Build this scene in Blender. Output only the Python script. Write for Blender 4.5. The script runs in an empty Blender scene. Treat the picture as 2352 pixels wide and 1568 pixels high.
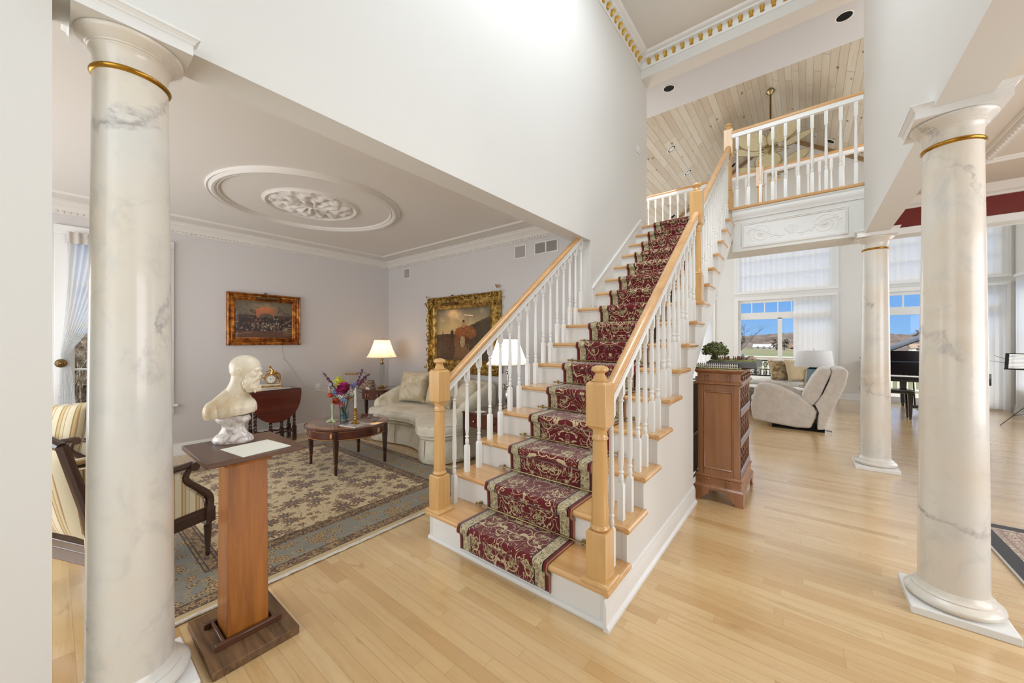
import bpy, bmesh, math, random
from math import sin, cos, pi, sqrt, atan2, radians
from mathutils import Vector, Matrix, noise as mnoise
import numpy as np

SC = bpy.context.scene
COL = SC.collection

# ------------------------------------------------------------------ camera, world, light
CAMZ = 1.349
cam_d = bpy.data.cameras.new('camera')
cam_d.sensor_width = 36.0
cam_d.lens = 844.34 / 2352 * 36.0
cam_d.clip_start = 0.05
cam_d.clip_end = 600
cam = bpy.data.objects.new('camera', cam_d)
COL.objects.link(cam)
cam.location = (0, 0, CAMZ)
cam.rotation_euler = (pi/2, 0, 0.674367)
SC.camera = cam

SC.view_settings.view_transform = 'Standard'
SC.view_settings.look = 'None'
SC.view_settings.gamma = 1.0
SC.view_settings.use_curve_mapping = False
SC.view_settings.exposure = 0.0

wd = bpy.data.worlds.new('sky')
SC.world = wd
wd.use_nodes = True
nt = wd.node_tree
bg = nt.nodes['Background']
tc = nt.nodes.new('ShaderNodeTexCoord')
sx = nt.nodes.new('ShaderNodeSeparateXYZ')
nt.links.new(tc.outputs['Generated'], sx.inputs[0])
cr = nt.nodes.new('ShaderNodeValToRGB')
nt.links.new(sx.outputs['Z'], cr.inputs[0])
e = cr.color_ramp.elements
e[0].position = 0.0; e[0].color = (0.30, 0.55, 0.90, 1)
e[1].position = 0.16; e[1].color = (0.10, 0.34, 0.86, 1)
q = cr.color_ramp.elements.new(.30); q.color = (.75, .86, 1.0, 1)
q = cr.color_ramp.elements.new(.45); q.color = (3.6, 3.6, 3.6, 1)
nt.links.new(cr.outputs[0], bg.inputs[0])
bg.inputs[1].default_value = 1.0

def sun(direction, strength, col=(1, .96, .9)):
    l = bpy.data.lights.new('sun', 'SUN'); l.energy = strength; l.color = col; l.angle = .01
    o = bpy.data.objects.new('sun', l); COL.objects.link(o)
    o.rotation_euler = Vector(direction).to_track_quat('-Z', 'Y').to_euler(); o.location = (0, 0, 20)
    return o
sun((.25, .75, -.75), 1.5)

def area(name, loc, direction, sx_, sy_, power, col=(1, 1, 1), spread=180):
    l = bpy.data.lights.new(name, 'AREA'); l.shape = 'RECTANGLE'; l.size = sx_; l.size_y = sy_
    l.energy = power; l.color = col; l.spread = radians(spread)
    o = bpy.data.objects.new(name, l); COL.objects.link(o); o.location = loc
    o.rotation_euler = Vector(direction).to_track_quat('-Z', 'Y').to_euler()
    return o
# added area fills out of view, standing in for supposed windows and a chandelier
area('foyer_front_fill', (-.7, -2.45, 2.3), (0, 1, -.03), 2.2, 3.6, 52, (.90, .97, 1.04))
area('foyer_overhead_fill', (-.7, 2.6, 5.38), (0, .15, -1), 1.5, 2.4, 79, (.88, .955, 1.05))
area('living_front_fill', (-3.9, -1.45, 1.25), (0, 1, -.12), 3.0, 1.5, 74, (.93, .97, 1.02))
area('great_room_left_fill', (-4.2, 9.0, 2.6), (1, 0, .05), 4.4, 3.0, 108, (.93, .975, 1.04))
area('great_room_right_fill', (3.0, 8.2, 2.4), (-1, .1, .1), 3.2, 3.6, 92, (.93, .975, 1.04))
area('dining_side_fill', (3.4, 2.4, 1.5), (-1, 0, 0), 3.0, 1.8, 105, (.97, .98, 1.0))

# ------------------------------------------------------------------ mesh helpers
def L(c):
    if isinstance(c, (int, float)): c = (c, c, c)
    return tuple(((v/255)/12.92 if v/255 <= .04045 else ((v/255+.055)/1.055)**2.4) for v in c)

def tag(o, label=None, cat=None, group=None, kind=None):
    if label: o['label'] = label
    if cat: o['category'] = cat
    if group: o['group'] = group
    if kind: o['kind'] = kind
    return o

def thing(name, label, cat, loc=(0, 0, 0), rz=0, group=None):
    o = bpy.data.objects.new(name, None); COL.objects.link(o)
    o.empty_display_size = .1
    o.location = loc; o.rotation_euler = (0, 0, rz)
    return tag(o, label, cat, group)

KIDS = {}
def copy_tree(o, parent=None):
    """a thing with copies of its parts and sub-parts (mesh data shared)"""
    c = o.copy(); COL.objects.link(c); c.parent = parent
    KIDS[c.name] = []
    for ch in list(KIDS.get(o.name, [])):
        KIDS[c.name].append(copy_tree(bpy.data.objects[ch], c).name)
    return c

class MB:
    def __init__(s): s.v = []; s.f = []; s.uv = None
    def add(s, vs, fs):
        n = len(s.v); s.v += [tuple(p) for p in vs]; s.f += [tuple(i+n for i in f) for f in fs]; return s
    def box(s, x0, x1, y0, y1, z0, z1):
        return s.add([(x0,y0,z0),(x1,y0,z0),(x1,y1,z0),(x0,y1,z0),(x0,y0,z1),(x1,y0,z1),(x1,y1,z1),(x0,y1,z1)],
                     [(0,3,2,1),(4,5,6,7),(0,1,5,4),(1,2,6,5),(2,3,7,6),(3,0,4,7)])
    def cbox(s, c, d):
        return s.box(c[0]-d[0]/2, c[0]+d[0]/2, c[1]-d[1]/2, c[1]+d[1]/2, c[2]-d[2]/2, c[2]+d[2]/2)
    def bar(s, a, b, w, h, up=(0,0,1)):
        a = Vector(a); b = Vector(b); d = (b-a).normalized(); u = Vector(up)
        r = d.cross(u)
        if r.length < 1e-6: r = d.cross(Vector((1,0,0)))
        r.normalize(); u = r.cross(d).normalized()
        vs = []
        for p in (a, b):
            for i, j in ((-1,-1),(1,-1),(1,1),(-1,1)): vs.append(p + r*(w/2*i) + u*(h/2*j))
        return s.add(vs, [(0,1,2,3),(7,6,5,4),(0,4,5,1),(1,5,6,2),(2,6,7,3),(3,7,4,0)])
    def lathe(s, prof, seg=24, c=(0,0,0), ax='z', sq=None, twist=0):
        vs = []; fs = []; n = len(prof)
        for k, (r, z) in enumerate(prof):
            for i in range(seg):
                a = 2*pi*i/seg + twist
                x, y = r*cos(a), r*sin(a)
                if ax == 'z': p = (c[0]+x, c[1]+y, c[2]+z)
                elif ax == 'y': p = (c[0]+x, c[1]+z, c[2]+y)
                else: p = (c[0]+z, c[1]+x, c[2]+y)
                vs.append(p)
        for k in range(n-1):
            for i in range(seg):
                j = (i+1) % seg
                q = (k*seg+i, k*seg+j, (k+1)*seg+j, (k+1)*seg+i)
                fs.append(q if ax != 'y' else q[::-1])
        cap0 = tuple(range(seg))[::-1]; cap1 = tuple((n-1)*seg+i for i in range(seg))
        if ax == 'y': cap0 = cap0[::-1]; cap1 = cap1[::-1]
        if prof[0][0] > 1e-5: fs.append(cap0)
        if prof[-1][0] > 1e-5: fs.append(cap1)
        return s.add(vs, fs)
    def loftsq(s, prof, c=(0,0,0)):
        """square sections (half, z) or (hx, hy, z)"""
        vs = []; fs = []
        for p in prof:
            hx, hy, z = (p[0], p[0], p[1]) if len(p) == 2 else p
            vs += [(c[0]-hx,c[1]-hy,c[2]+z),(c[0]+hx,c[1]-hy,c[2]+z),(c[0]+hx,c[1]+hy,c[2]+z),(c[0]-hx,c[1]+hy,c[2]+z)]
        for k in range(len(prof)-1):
            for i in range(4):
                j = (i+1) % 4
                fs.append((k*4+i, k*4+j, k*4+4+j, k*4+4+i))
        fs.append((3,2,1,0)); n = (len(prof)-1)*4; fs.append((n,n+1,n+2,n+3))
        return s.add(vs, fs)
    def tube(s, pts, r, seg=8, closed=False, flat=1.0):
        pts = [Vector(p) for p in pts]; n = len(pts)
        rs = r if isinstance(r, (list, tuple)) else [r]*n
        vs = []; fs = []; prev = None
        for i, p in enumerate(pts):
            a = pts[(i-1) % n] if (i > 0 or closed) else p
            b = pts[(i+1) % n] if (i < n-1 or closed) else p
            d = (b-a)
            if d.length < 1e-9: d = Vector((0,0,1))
            d.normalize()
            if prev is None:
                u = Vector((0,0,1)) if abs(d.z) < .9 else Vector((1,0,0))
            else: u = prev
            x = d.cross(u)
            if x.length < 1e-6: x = d.cross(Vector((0,1,0)))
            x.normalize(); u = x.cross(d).normalized(); prev = u
            for k in range(seg):
                t = 2*pi*k/seg
                vs.append(p + x*(rs[i]*cos(t)) + u*(rs[i]*flat*sin(t)))
        m = n if closed else n-1
        for i in range(m):
            for k in range(seg):
                j = (k+1) % seg; i2 = (i+1) % n
                fs.append((i*seg+k, i*seg+j, i2*seg+j, i2*seg+k))
        if not closed:
            fs.append(tuple(range(seg))[::-1]); fs.append(tuple((n-1)*seg+k for k in range(seg)))
        return s.add(vs, fs)
    def prism(s, poly, a, b, ax='z'):
        """poly 2D; ax x: poly=(y,z); ax y: poly=(x,z); ax z: poly=(x,y)"""
        n = len(poly)
        def P(p, t):
            return (t, p[0], p[1]) if ax == 'x' else ((p[0], t, p[1]) if ax == 'y' else (p[0], p[1], t))
        vs = [P(p, a) for p in poly] + [P(p, b) for p in poly]
        fs = [tuple(range(n))[::-1], tuple(range(n, 2*n))] + [(i, (i+1) % n, n+(i+1) % n, n+i) for i in range(n)]
        return s.add(vs, fs)
    def sweep(s, prof, path, closed=False, up=(0,0,1), side=1):
        """moulding: prof = (out, z) pairs, path = horizontal points (mitred); out is to the left*side of travel"""
        n = len(path); P = [Vector(p) for p in path]; vs = []; fs = []; m = len(prof)
        for i, p in enumerate(P):
            def nrm(a, b):
                d = (b-a); d.z = 0; d.normalize(); return Vector((-d.y, d.x, 0))*side
            if closed or 0 < i < n-1:
                n1 = nrm(P[(i-1) % n], p); n2 = nrm(p, P[(i+1) % n])
                b = (n1+n2); k = b.length
                nn = b/ max(1e-6, (1+n1.dot(n2)))
            elif i == 0: nn = nrm(p, P[1])
            else: nn = nrm(P[i-1], p)
            for (o, z) in prof: vs.append(p + nn*o + Vector((0,0,z)))
        cnt = n if closed else n-1
        for i in range(cnt):
            i2 = (i+1) % n
            for k in range(m):
                j = (k+1) % m
                fs.append((i*m+k, i*m+j, i2*m+j, i2*m+k))
        if not closed: fs.append(tuple(range(m))); fs.append(tuple((n-1)*m+k for k in range(m))[::-1])
        return s.add(vs, fs)
    def grid(s, fn, nu, nv, wrapu=False, uv=False):
        vs = []; fs = []
        if uv: s.uv = s.uv or {}
        n0 = len(s.v)
        for j in range(nv+1):
            for i in range(nu if wrapu else nu+1):
                vs.append(fn(i/nu, j/nv))
        w = nu if wrapu else nu+1
        for j in range(nv):
            for i in range(nu):
                i2 = (i+1) % w
                fs.append((j*w+i, j*w+i2, (j+1)*w+i2, (j+1)*w+i))
        return s.add(vs, fs)
    def ball(s, c, r, seg=12, rings=8, sc=(1,1,1)):
        def fn(u, v):
            a = 2*pi*u; t = pi*(v*.998+.001)
            return (c[0]+r*sc[0]*sin(t)*cos(a), c[1]+r*sc[1]*sin(t)*sin(a), c[2]-r*sc[2]*cos(t))
        return s.grid(fn, seg, rings, wrapu=True)
    def cushion(s, c, d, n=10, puff=1.0, tilt=None, power=.35):
        """pillow of size d=(w,h,t): w,h in plane, t thickness; tilt matrix maps (x,y,z)"""
        M_ = tilt or Matrix.Identity(3); c = Vector(c)
        def side(sg):
            def fn(u, v):
                a = u*2-1; b = v*2-1
                th = ((1-a*a)*(1-b*b))**power*.5*d[2]*puff
                sq = 1 - .07*(1-a*a*1.0)*(abs(b)**3) ; sp = 1 - .07*(1-b*b)*(abs(a)**3)
                return tuple(c + M_ @ Vector((a*d[0]/2*sp, sg*th, b*d[1]/2*sq)))
            return fn
        s.grid(side(-1), n, n); s.grid(lambda u, v: side(1)(1-u, v), n, n)
        return s
    def xf(s, M_):
        s.v = [tuple(M_ @ Vector(p)) for p in s.v]; return s
    def build(s, name, mat, parent=None, world=False, bevel=0, ang=35, flat=False, subs=0, merge=False, seg=2):
        me = bpy.data.meshes.new(name)
        vs = s.v
        if world and parent is not None:
            l = parent.location; vs = [(p[0]-l[0], p[1]-l[1], p[2]-l[2]) for p in vs]
        me.from_pydata(vs, [], s.f)
        if merge:
            bm = bmesh.new(); bm.from_mesh(me); bmesh.ops.remove_doubles(bm, verts=bm.verts, dist=1e-5)
            bmesh.ops.recalc_face_normals(bm, faces=bm.faces); bm.to_mesh(me); bm.free()
        me.update()
        if not flat:
            me.shade_smooth(); me.set_sharp_from_angle(angle=radians(ang))
        me.materials.append(mat)
        o = bpy.data.objects.new(name, me); COL.objects.link(o)
        if parent is not None: o.parent = parent; KIDS.setdefault(parent.name, []).append(o.name)
        if bevel:
            m = o.modifiers.new('bevel', 'BEVEL'); m.width = bevel; m.segments = seg; m.limit_method = 'ANGLE'; m.angle_limit = radians(40)
            m.harden_normals = False
        if subs:
            m = o.modifiers.new('subdivision', 'SUBSURF'); m.levels = subs; m.render_levels = subs
        return o

def struct(name, mb, mat, **k):
    o = mb.build(name, mat, **k); o['kind'] = 'structure'; return o

def catmull(pts, n=8, closed=False):
    P = [Vector(p) for p in pts]; out = []; m = len(P)
    rng = range(m) if closed else range(m-1)
    for i in rng:
        p0 = P[(i-1) % m] if (closed or i > 0) else P[0]*2-P[1]
        p1 = P[i]; p2 = P[(i+1) % m]
        p3 = P[(i+2) % m] if (closed or i < m-2) else P[-1]*2-P[-2]
        for k in range(n):
            t = k/n
            out.append(.5*((2*p1)+(p2-p0)*t+(2*p0-5*p1+4*p2-p3)*t*t+(3*p1-p0-3*p2+p3)*t**3))
    if not closed: out.append(P[-1].copy())
    return out

def outline_loft(mb, outline, prof):
    """closed 2D outline (ccw), prof = [(inset, z)]: stacked inset rings closed at both ends"""
    n = len(outline); O = [Vector((p[0], p[1], 0)) for p in outline]; rings = []
    cx = sum(p.x for p in O)/n; cy = sum(p.y for p in O)/n
    nr = []
    for i in range(n):
        d = O[(i+1) % n]-O[i-1]; d.normalize(); nr.append(Vector((-d.y, d.x, 0)))
    vs = []; fs = []
    for (ins, z) in prof:
        for i in range(n): q = O[i]+nr[i]*ins; vs.append((q.x, q.y, z))
    for k in range(len(prof)-1):
        for i in range(n):
            j = (i+1) % n; fs.append((k*n+i, k*n+j, (k+1)*n+j, (k+1)*n+i))
    fs.append(tuple(range(n))[::-1]); fs.append(tuple((len(prof)-1)*n+i for i in range(n)))
    mb.add(vs, fs)

# ------------------------------------------------------------------ node expression helper
class X:
    """a float socket inside a node tree, with arithmetic"""
    def __init__(s, m, sock): s.m = m; s.s = sock
    def _op(s, op, *a, clamp=False):
        nd = s.m.nt.nodes.new('ShaderNodeMath'); nd.operation = op; nd.use_clamp = clamp
        for i, v in enumerate((s,)+a):
            if isinstance(v, X): s.m.nt.links.new(v.s, nd.inputs[i])
            else: nd.inputs[i].default_value = float(v)
        return X(s.m, nd.outputs[0])
    def __add__(s, o): return s._op('ADD', o)
    __radd__ = __add__
    def __sub__(s, o): return s._op('SUBTRACT', o)
    def __rsub__(s, o): return s._op('MULTIPLY', -1)._op('ADD', o)
    def __mul__(s, o): return s._op('MULTIPLY', o)
    __rmul__ = __mul__
    def __truediv__(s, o): return s._op('DIVIDE', o)
    def __neg__(s): return s*-1
    def __mod__(s, o): return s._op('FLOORED_MODULO', o)
    def abs(s): return s._op('ABSOLUTE')
    def sin(s): return s._op('SINE')
    def cos(s): return s._op('COSINE')
    def sqrt(s): return s._op('SQRT')
    def floor(s): return s._op('FLOOR')
    def fract(s): return s._op('FRACT')
    def min(s, o): return s._op('MINIMUM', o)
    def max(s, o): return s._op('MAXIMUM', o)
    def pow(s, o): return s._op('POWER', o)
    def at2(s, o): return s._op('ARCTAN2', o)
    def lt(s, o): return s._op('LESS_THAN', o)
    def gt(s, o): return s._op('GREATER_THAN', o)
    def clamp(s): return s._op('ADD', 0, clamp=True)
    def step(s, a, b):
        nd = s.m.nt.nodes.new('ShaderNodeMapRange'); nd.interpolation_type = 'SMOOTHSTEP'
        s.m.nt.links.new(s.s, nd.inputs[0]); nd.inputs[1].default_value = a; nd.inputs[2].default_value = b
        return X(s.m, nd.outputs[0])
    def band(s, c, w):
        """1 where |s-c|<w"""
        return (s-c).abs().lt(w)

class Mat:
    def __init__(s, name, col=(.8,.8,.8), rough=.5, metal=0, spec=.5, coat=0, sheen=0):
        s.mat = bpy.data.materials.new(name); s.mat.use_nodes = True
        s.nt = s.mat.node_tree; s.b = s.nt.nodes['Principled BSDF']
        s.b.inputs['Base Color'].default_value = (*col, 1)
        s.b.inputs['Roughness'].default_value = rough
        s.b.inputs['Metallic'].default_value = metal
        s.b.inputs['Specular IOR Level'].default_value = spec
        s.b.inputs['Coat Weight'].default_value = coat
        s.b.inputs['Sheen Weight'].default_value = sheen
    def node(s, t): return s.nt.nodes.new(t)
    def link(s, a, b): s.nt.links.new(a, b)
    def vec(s, kind='obj'):
        if kind == 'pos': g = s.node('ShaderNodeNewGeometry'); return g.outputs['Position']
        t = s.node('ShaderNodeTexCoord')
        return t.outputs['UV'] if kind == 'uv' else t.outputs['Object']
    def xyz(s, v):
        n = s.node('ShaderNodeSeparateXYZ'); s.link(v, n.inputs[0]); return [X(s, o) for o in n.outputs]
    def comb(s, x, y, z=0):
        n = s.node('ShaderNodeCombineXYZ')
        for i, v in enumerate((x, y, z)):
            if isinstance(v, X): s.link(v.s, n.inputs[i])
            else: n.inputs[i].default_value = v
        return n.outputs[0]
    def map(s, v, scale=(1,1,1), rot=(0,0,0), loc=(0,0,0)):
        n = s.node('ShaderNodeMapping'); s.link(v, n.inputs[0])
        n.inputs['Scale'].default_value = scale; n.inputs['Rotation'].default_value = rot; n.inputs['Location'].default_value = loc
        return n.outputs[0]
    def noise(s, v, scale=5, detail=3, rough=.5, dist=0):
        n = s.node('ShaderNodeTexNoise'); s.link(v, n.inputs['Vector'])
        n.inputs['Scale'].default_value = scale; n.inputs['Detail'].default_value = detail
        n.inputs['Roughness'].default_value = rough; n.inputs['Distortion'].default_value = dist
        return X(s, n.outputs[0])
    def voro(s, v, scale=5, rnd=1.0, feature='F1', dim='3D'):
        n = s.node('ShaderNodeTexVoronoi'); n.feature = feature; n.voronoi_dimensions = dim
        s.link(v, n.inputs['Vector']); n.inputs['Scale'].default_value = scale; n.inputs['Randomness'].default_value = rnd
        return n
    def wnoise(s, v, dim='3D'):
        n = s.node('ShaderNodeTexWhiteNoise'); n.noise_dimensions = dim; s.link(v, n.inputs[0]); return n
    def mix(s, f, a, b, mode='MIX'):
        n = s.node('ShaderNodeMix'); n.data_type = 'RGBA'; n.blend_type = mode
        if isinstance(f, X): s.link(f.s, n.inputs[0])
        else: n.inputs[0].default_value = f
        for i, c in ((6, a), (7, b)):
            if isinstance(c, tuple): n.inputs[i].default_value = (*c[:3], 1)
            else: s.link(c, n.inputs[i])
        return n.outputs[2]
    def ramp(s, f, stops):
        n = s.node('ShaderNodeValToRGB'); s.link(f.s, n.inputs[0]); el = n.color_ramp.elements
        while len(el) < len(stops): el.new(.5)
        for q, (p, c) in zip(el, stops): q.position = p; q.color = (*c, 1)
        return n.outputs[0]
    def color(s, c):
        if isinstance(c, tuple): s.b.inputs['Base Color'].default_value = (*c, 1)
        else: s.link(c, s.b.inputs['Base Color'])
    def bump(s, h, strength=.2, dist=.01):
        n = s.node('ShaderNodeBump'); s.link(h.s, n.inputs['Height']); n.inputs['Strength'].default_value = strength
        n.inputs['Distance'].default_value = dist; s.link(n.outputs[0], s.b.inputs['Normal'])
    def rough(s, v):
        if isinstance(v, X): s.link(v.s, s.b.inputs['Roughness'])
        else: s.b.inputs['Roughness'].default_value = v

def paint(name, rgb, rough=.6, var=.015, bump=.03, sc=60):
    m = Mat(name, L(rgb), rough); v = m.vec('pos')
    n = m.noise(v, 1.3, 2); c = L(rgb)
    m.color(m.mix(n, tuple(x*(1-var) for x in c), tuple(min(1, x*(1+var)) for x in c)))
    if bump: m.bump(m.noise(v, sc, 3), bump, .004)
    return m.mat

def wood(name, a, b, rough=.35, axis='x', scale=1.0, coat=.3, grain=1.0, pos=False, spec=.5):
    m = Mat(name, L(a), rough, coat=coat, spec=spec); v = m.vec('pos' if pos else 'obj')
    s1 = {'x': (2, 26, 26), 'y': (26, 2, 26), 'z': (26, 26, 2)}[axis]
    mv = m.map(v, tuple(q*scale for q in s1))
    n = m.noise(mv, 1.0, 5, .6, .6)
    n2 = m.noise(m.map(v, tuple(q*scale*.22 for q in s1)), 1.0, 3, .5, 1.2)
    w = (n*.55+n2*.6-.08)
    m.color(m.ramp(w, [(.3, L(a)), (.5, tuple(.55*x+.45*y for x, y in zip(L(a), L(b)))), (.72, L(b))]))
    if grain: m.bump(n, .06*grain, .002)
    m.b.inputs['Coat Roughness'].default_value = .12
    return m.mat

def metal(name, rgb, rough=.25, var=True):
    m = Mat(name, L(rgb), rough, metal=1.0); n = m.noise(m.vec(), 14, 3)
    c = L(rgb); m.color(m.mix(n, tuple(x*.72 for x in c), c)); m.rough(n*.2+max(.02, rough-.1))
    return m.mat

def fabric(name, rgb, rgb2=None, rough=.85, sc=9, weave=900, sheen=.25, contrast=(.35, .65)):
    m = Mat(name, L(rgb), rough, sheen=sheen, spec=.25); v = m.vec()
    if rgb2:
        n = m.noise(v, sc, 4, .55, .8)
        m.color(m.ramp(n, [(contrast[0], L(rgb)), (contrast[1], L(rgb2))]))
    w = m.noise(v, weave, 1); m.bump(w, .25, .0015)
    return m.mat

# ------------------------------------------------------------------ shared materials
WALL = paint('wall_paint', (226, 225, 220))
WALLR = paint('living_wall_paint', (214, 210, 208))
CEIL = paint('ceiling_paint', (226, 221, 214))
TRIM = paint('white_trim_paint', (236, 236, 233), rough=.32, bump=.01)
RAILW = paint('white_baluster_paint', (238, 238, 234), rough=.3, bump=0)
MAPLE = wood('maple_tread', (228, 184, 128), (205, 152, 92), rough=.22, axis='x', coat=.5)
MAPLEV = wood('maple_newel', (224, 182, 120), (204, 154, 92), rough=.24, axis='z', coat=.5)
MAPLEY = wood('maple_handrail', (226, 180, 124), (204, 150, 92), rough=.22, axis='y', coat=.5)
MAHO = wood('mahogany', (98, 44, 28), (48, 20, 14), rough=.2, axis='x', coat=.6)
MAHOZ = wood('mahogany_leg', (74, 34, 24), (38, 17, 12), rough=.22, axis='z', coat=.6)
WALNUT = wood('walnut_cabinet', (168, 112, 66), (112, 68, 36), rough=.3, axis='z', coat=.4)
WALDK = wood('dark_walnut', (82, 58, 42), (46, 30, 21), rough=.4, axis='x', coat=.2)
BRASS = metal('brass', (206, 168, 96), .25)
BRASSD = metal('aged_brass', (130, 105, 70), .35)
SILVER = metal('silver', (205, 205, 200), .2)
BLACK = Mat('black_lacquer', L((14, 14, 16)), .12, coat=.6).mat
BLACKM = Mat('black_plain', L((12, 12, 12)), .6, spec=.2).mat
PAPER = paint('paper', (238, 236, 222), rough=.7, bump=0)
PORC = Mat('white_porcelain', L((236, 232, 222)), .15, coat=.5).mat

def glass(name, rough=0.0, tint=(1, 1, 1), refl=.5):
    m = Mat(name); nt = m.nt
    t = m.node('ShaderNodeBsdfTransparent'); t.inputs[0].default_value = (*tint, 1)
    g = m.node('ShaderNodeBsdfGlossy'); g.inputs['Roughness'].default_value = .02
    lw = m.node('ShaderNodeLayerWeight'); lw.inputs[0].default_value = .25
    f = X(m, lw.outputs['Fresnel'])*refl
    mx = m.node('ShaderNodeMixShader'); m.link(f.s, mx.inputs[0]); m.link(t.outputs[0], mx.inputs[1]); m.link(g.outputs[0], mx.inputs[2])
    m.link(mx.outputs[0], nt.nodes['Material Output'].inputs[0])
    return m.mat
PANE = glass('window_glass')
VASEG = glass('clear_vase_glass', tint=(.93, .96, .97), refl=.7)

def sheer(name, transp=.35, col=(1, 1, 1), folds=None):
    m = Mat(name); nt = m.nt
    t = m.node('ShaderNodeBsdfTransparent')
    d = m.node('ShaderNodeBsdfDiffuse'); d.inputs[0].default_value = (*[c*.93 for c in col], 1)
    tr = m.node('ShaderNodeBsdfTranslucent'); tr.inputs[0].default_value = (*[c*.9 for c in col], 1)
    a = m.node('ShaderNodeMixShader'); a.inputs[0].default_value = .55
    m.link(d.outputs[0], a.inputs[1]); m.link(tr.outputs[0], a.inputs[2])
    b = m.node('ShaderNodeMixShader'); b.inputs[0].default_value = transp
    w = m.noise(m.vec(), 400, 1)
    f = (w*.1+(transp-.05)); m.link(f.s, b.inputs[0])
    m.link(a.outputs[0], b.inputs[1]); m.link(t.outputs[0], b.inputs[2])
    m.link(b.outputs[0], nt.nodes['Material Output'].inputs[0])
    return m.mat
SHEER = sheer('sheer_white', .16)
BLIND = sheer('vertical_sheer', .12)
def shade(name, col, emit=0):
    m = Mat(name); nt = m.nt
    d = m.node('ShaderNodeBsdfDiffuse'); d.inputs[0].default_value = (*col, 1)
    tr = m.node('ShaderNodeBsdfTranslucent'); tr.inputs[0].default_value = (*col, 1)
    w = m.noise(m.map(m.vec(), (1, 1, 8)), 30, 2)
    a = m.node('ShaderNodeMixShader'); f = w*.1+.5; m.link(f.s, a.inputs[0])
    m.link(d.outputs[0], a.inputs[1]); m.link(tr.outputs[0], a.inputs[2])
    m.link(a.outputs[0], nt.nodes['Material Output'].inputs[0])
    return m.mat

def floor_mat():
    m = Mat('maple_floor', L((205, 172, 122)), .25, coat=1.0, spec=.7); p = m.vec('pos'); x, y, z = m.xyz(p)
    w = .062; row = (y/w).floor()
    wn = X(m, m.wnoise(m.comb(row, 3.3, 0)).outputs[0])
    ln = wn*.5+.55
    xs = (x+wn*17)/ln; bi = xs.floor()
    idn = m.wnoise(m.comb(row, bi, 0)); rid = X(m, idn.outputs[0])
    g = m.noise(m.comb(x*2.2+rid*31, y*30, rid*9), 1.0, 4, .6, .8)
    g2 = m.noise(m.comb(x*3+rid*7, y*14, rid*5), 1.0, 3, .5, 1.5)
    base = m.ramp(rid, [(0, L((196, 156, 102))), (.12, L((207, 171, 118))), (.5, L((214, 180, 128))), (1, L((222, 192, 142)))])
    c = m.mix((g.step(.4, .8))*.35, base, L((176, 130, 78)))
    c = m.mix((g2.step(.62, .8))*.45, c, L((158, 110, 62)))
    gy = ((y/w).fract()-.5).abs().gt(.475); gx = ((xs.fract()-.5).abs()).gt(.4985)
    gap = gy.max(gx)
    c = m.mix(gap*.30, c, L((130, 92, 52)))
    m.color(c); m.rough(g*.12+.2); m.b.inputs['Coat Roughness'].default_value = .2
    m.bump(gap*-1, .12, .001)
    return m.mat
FLOOR = floor_mat()

def marble(name='column_marble'):
    m = Mat(name, L((228, 222, 208)), .28, coat=.25); p = m.vec('pos')
    n1 = m.noise(p, 1.6, 4, .55, .4); n2 = m.noise(m.map(p, (1, 1, .75), loc=(5, 2, 1)), 3.1, 5, .6, .8)
    c = m.ramp(n1, [(.33, L((212, 213, 208))), (.47, L((224, 221, 212))), (.6, L((226, 218, 203))), (.72, L((219, 206, 187)))])
    blot = m.noise(m.map(p, (1, 1, .7), loc=(3, 3, 8)), 8, 5, .65, .8); c = m.mix(blot.step(.5, .72)*.5, c, L((196, 196, 190)))
    warp = m.noise(m.map(p, (1, 1, 1), loc=(9, 4, 3)), 2.2, 6, .65, .6)
    x, y, z = m.xyz(p)
    v = ((z*1.15+x*1.3-y*.9)*1.0+warp*1.5)
    vein = (v.fract()-.5).abs()
    mask = (1-vein.step(.0, .07))*(n2.step(.42, .66))
    fine = m.noise(p, 26, 4, .7)
    mask = mask*(fine.step(.3, .6)*.8+.2)
    c = m.mix(mask*.75, c, L((146, 140, 140)))
    cl = (m.noise(m.map(p, (1, 1, 1), loc=(1, 7, 3)), 4.5, 5, .6).step(.55, .75))*.35
    c = m.mix(cl, c, L((186, 188, 186)))
    m.color(c); m.rough(fine*.15+.25)
    return m.mat
MARBLE = marble()

def pine_mat():
    m = Mat('pine_plank', L((206, 190, 166)), .4, coat=.15); p = m.vec('pos'); x, y, z = m.xyz(p)
    w = .105; row = (x/w).floor(); wn = X(m, m.wnoise(m.comb(row, 1, 0)).outputs[0])
    ys = (y+wn*9)/(wn*1.2+1.6); rid = X(m, m.wnoise(m.comb(row, ys.floor(), 0)).outputs[0])
    c = m.ramp(rid, [(0, L((206, 192, 170))), (.5, L((212, 200, 180))), (1, L((220, 211, 194)))])
    g = m.noise(m.comb(x*22, y*1.4, rid*8), 1.0, 4, .6, .5); c = m.mix(g.step(.45, .8)*.35, c, L((172, 144, 106)))
    vo = m.voro(m.comb(x*1.5, y*.7, 0), 3.4, 1.0); kn = (1-X(m, vo.outputs['Distance']).step(.06, .13))
    c = m.mix(kn*.85, c, L((118, 84, 52)))
    gx = ((x/w).fract()-.5).abs().gt(.465); gy = (ys.fract()-.5).abs().gt(.494)
    gap = gx.max(gy*.6); c = m.mix(gap*.5, c, L((120, 102, 80)))
    m.color(c); m.bump(gap*-1, .3, .006)
    return m.mat
PINE = pine_mat()

# ------------------------------------------------------------------ the setting
XL, XL2, XR, XR2 = -1.90, -2.09, .487, .672      # foyer wall faces
ZB = 2.49                                           # underside of the beams
FC = 5.50                                           # foyer ceiling
struct('floor', MB().box(-6.2, 4.4, -2.9, 11.9, -.12, 0), FLOOR, flat=True)
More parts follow.
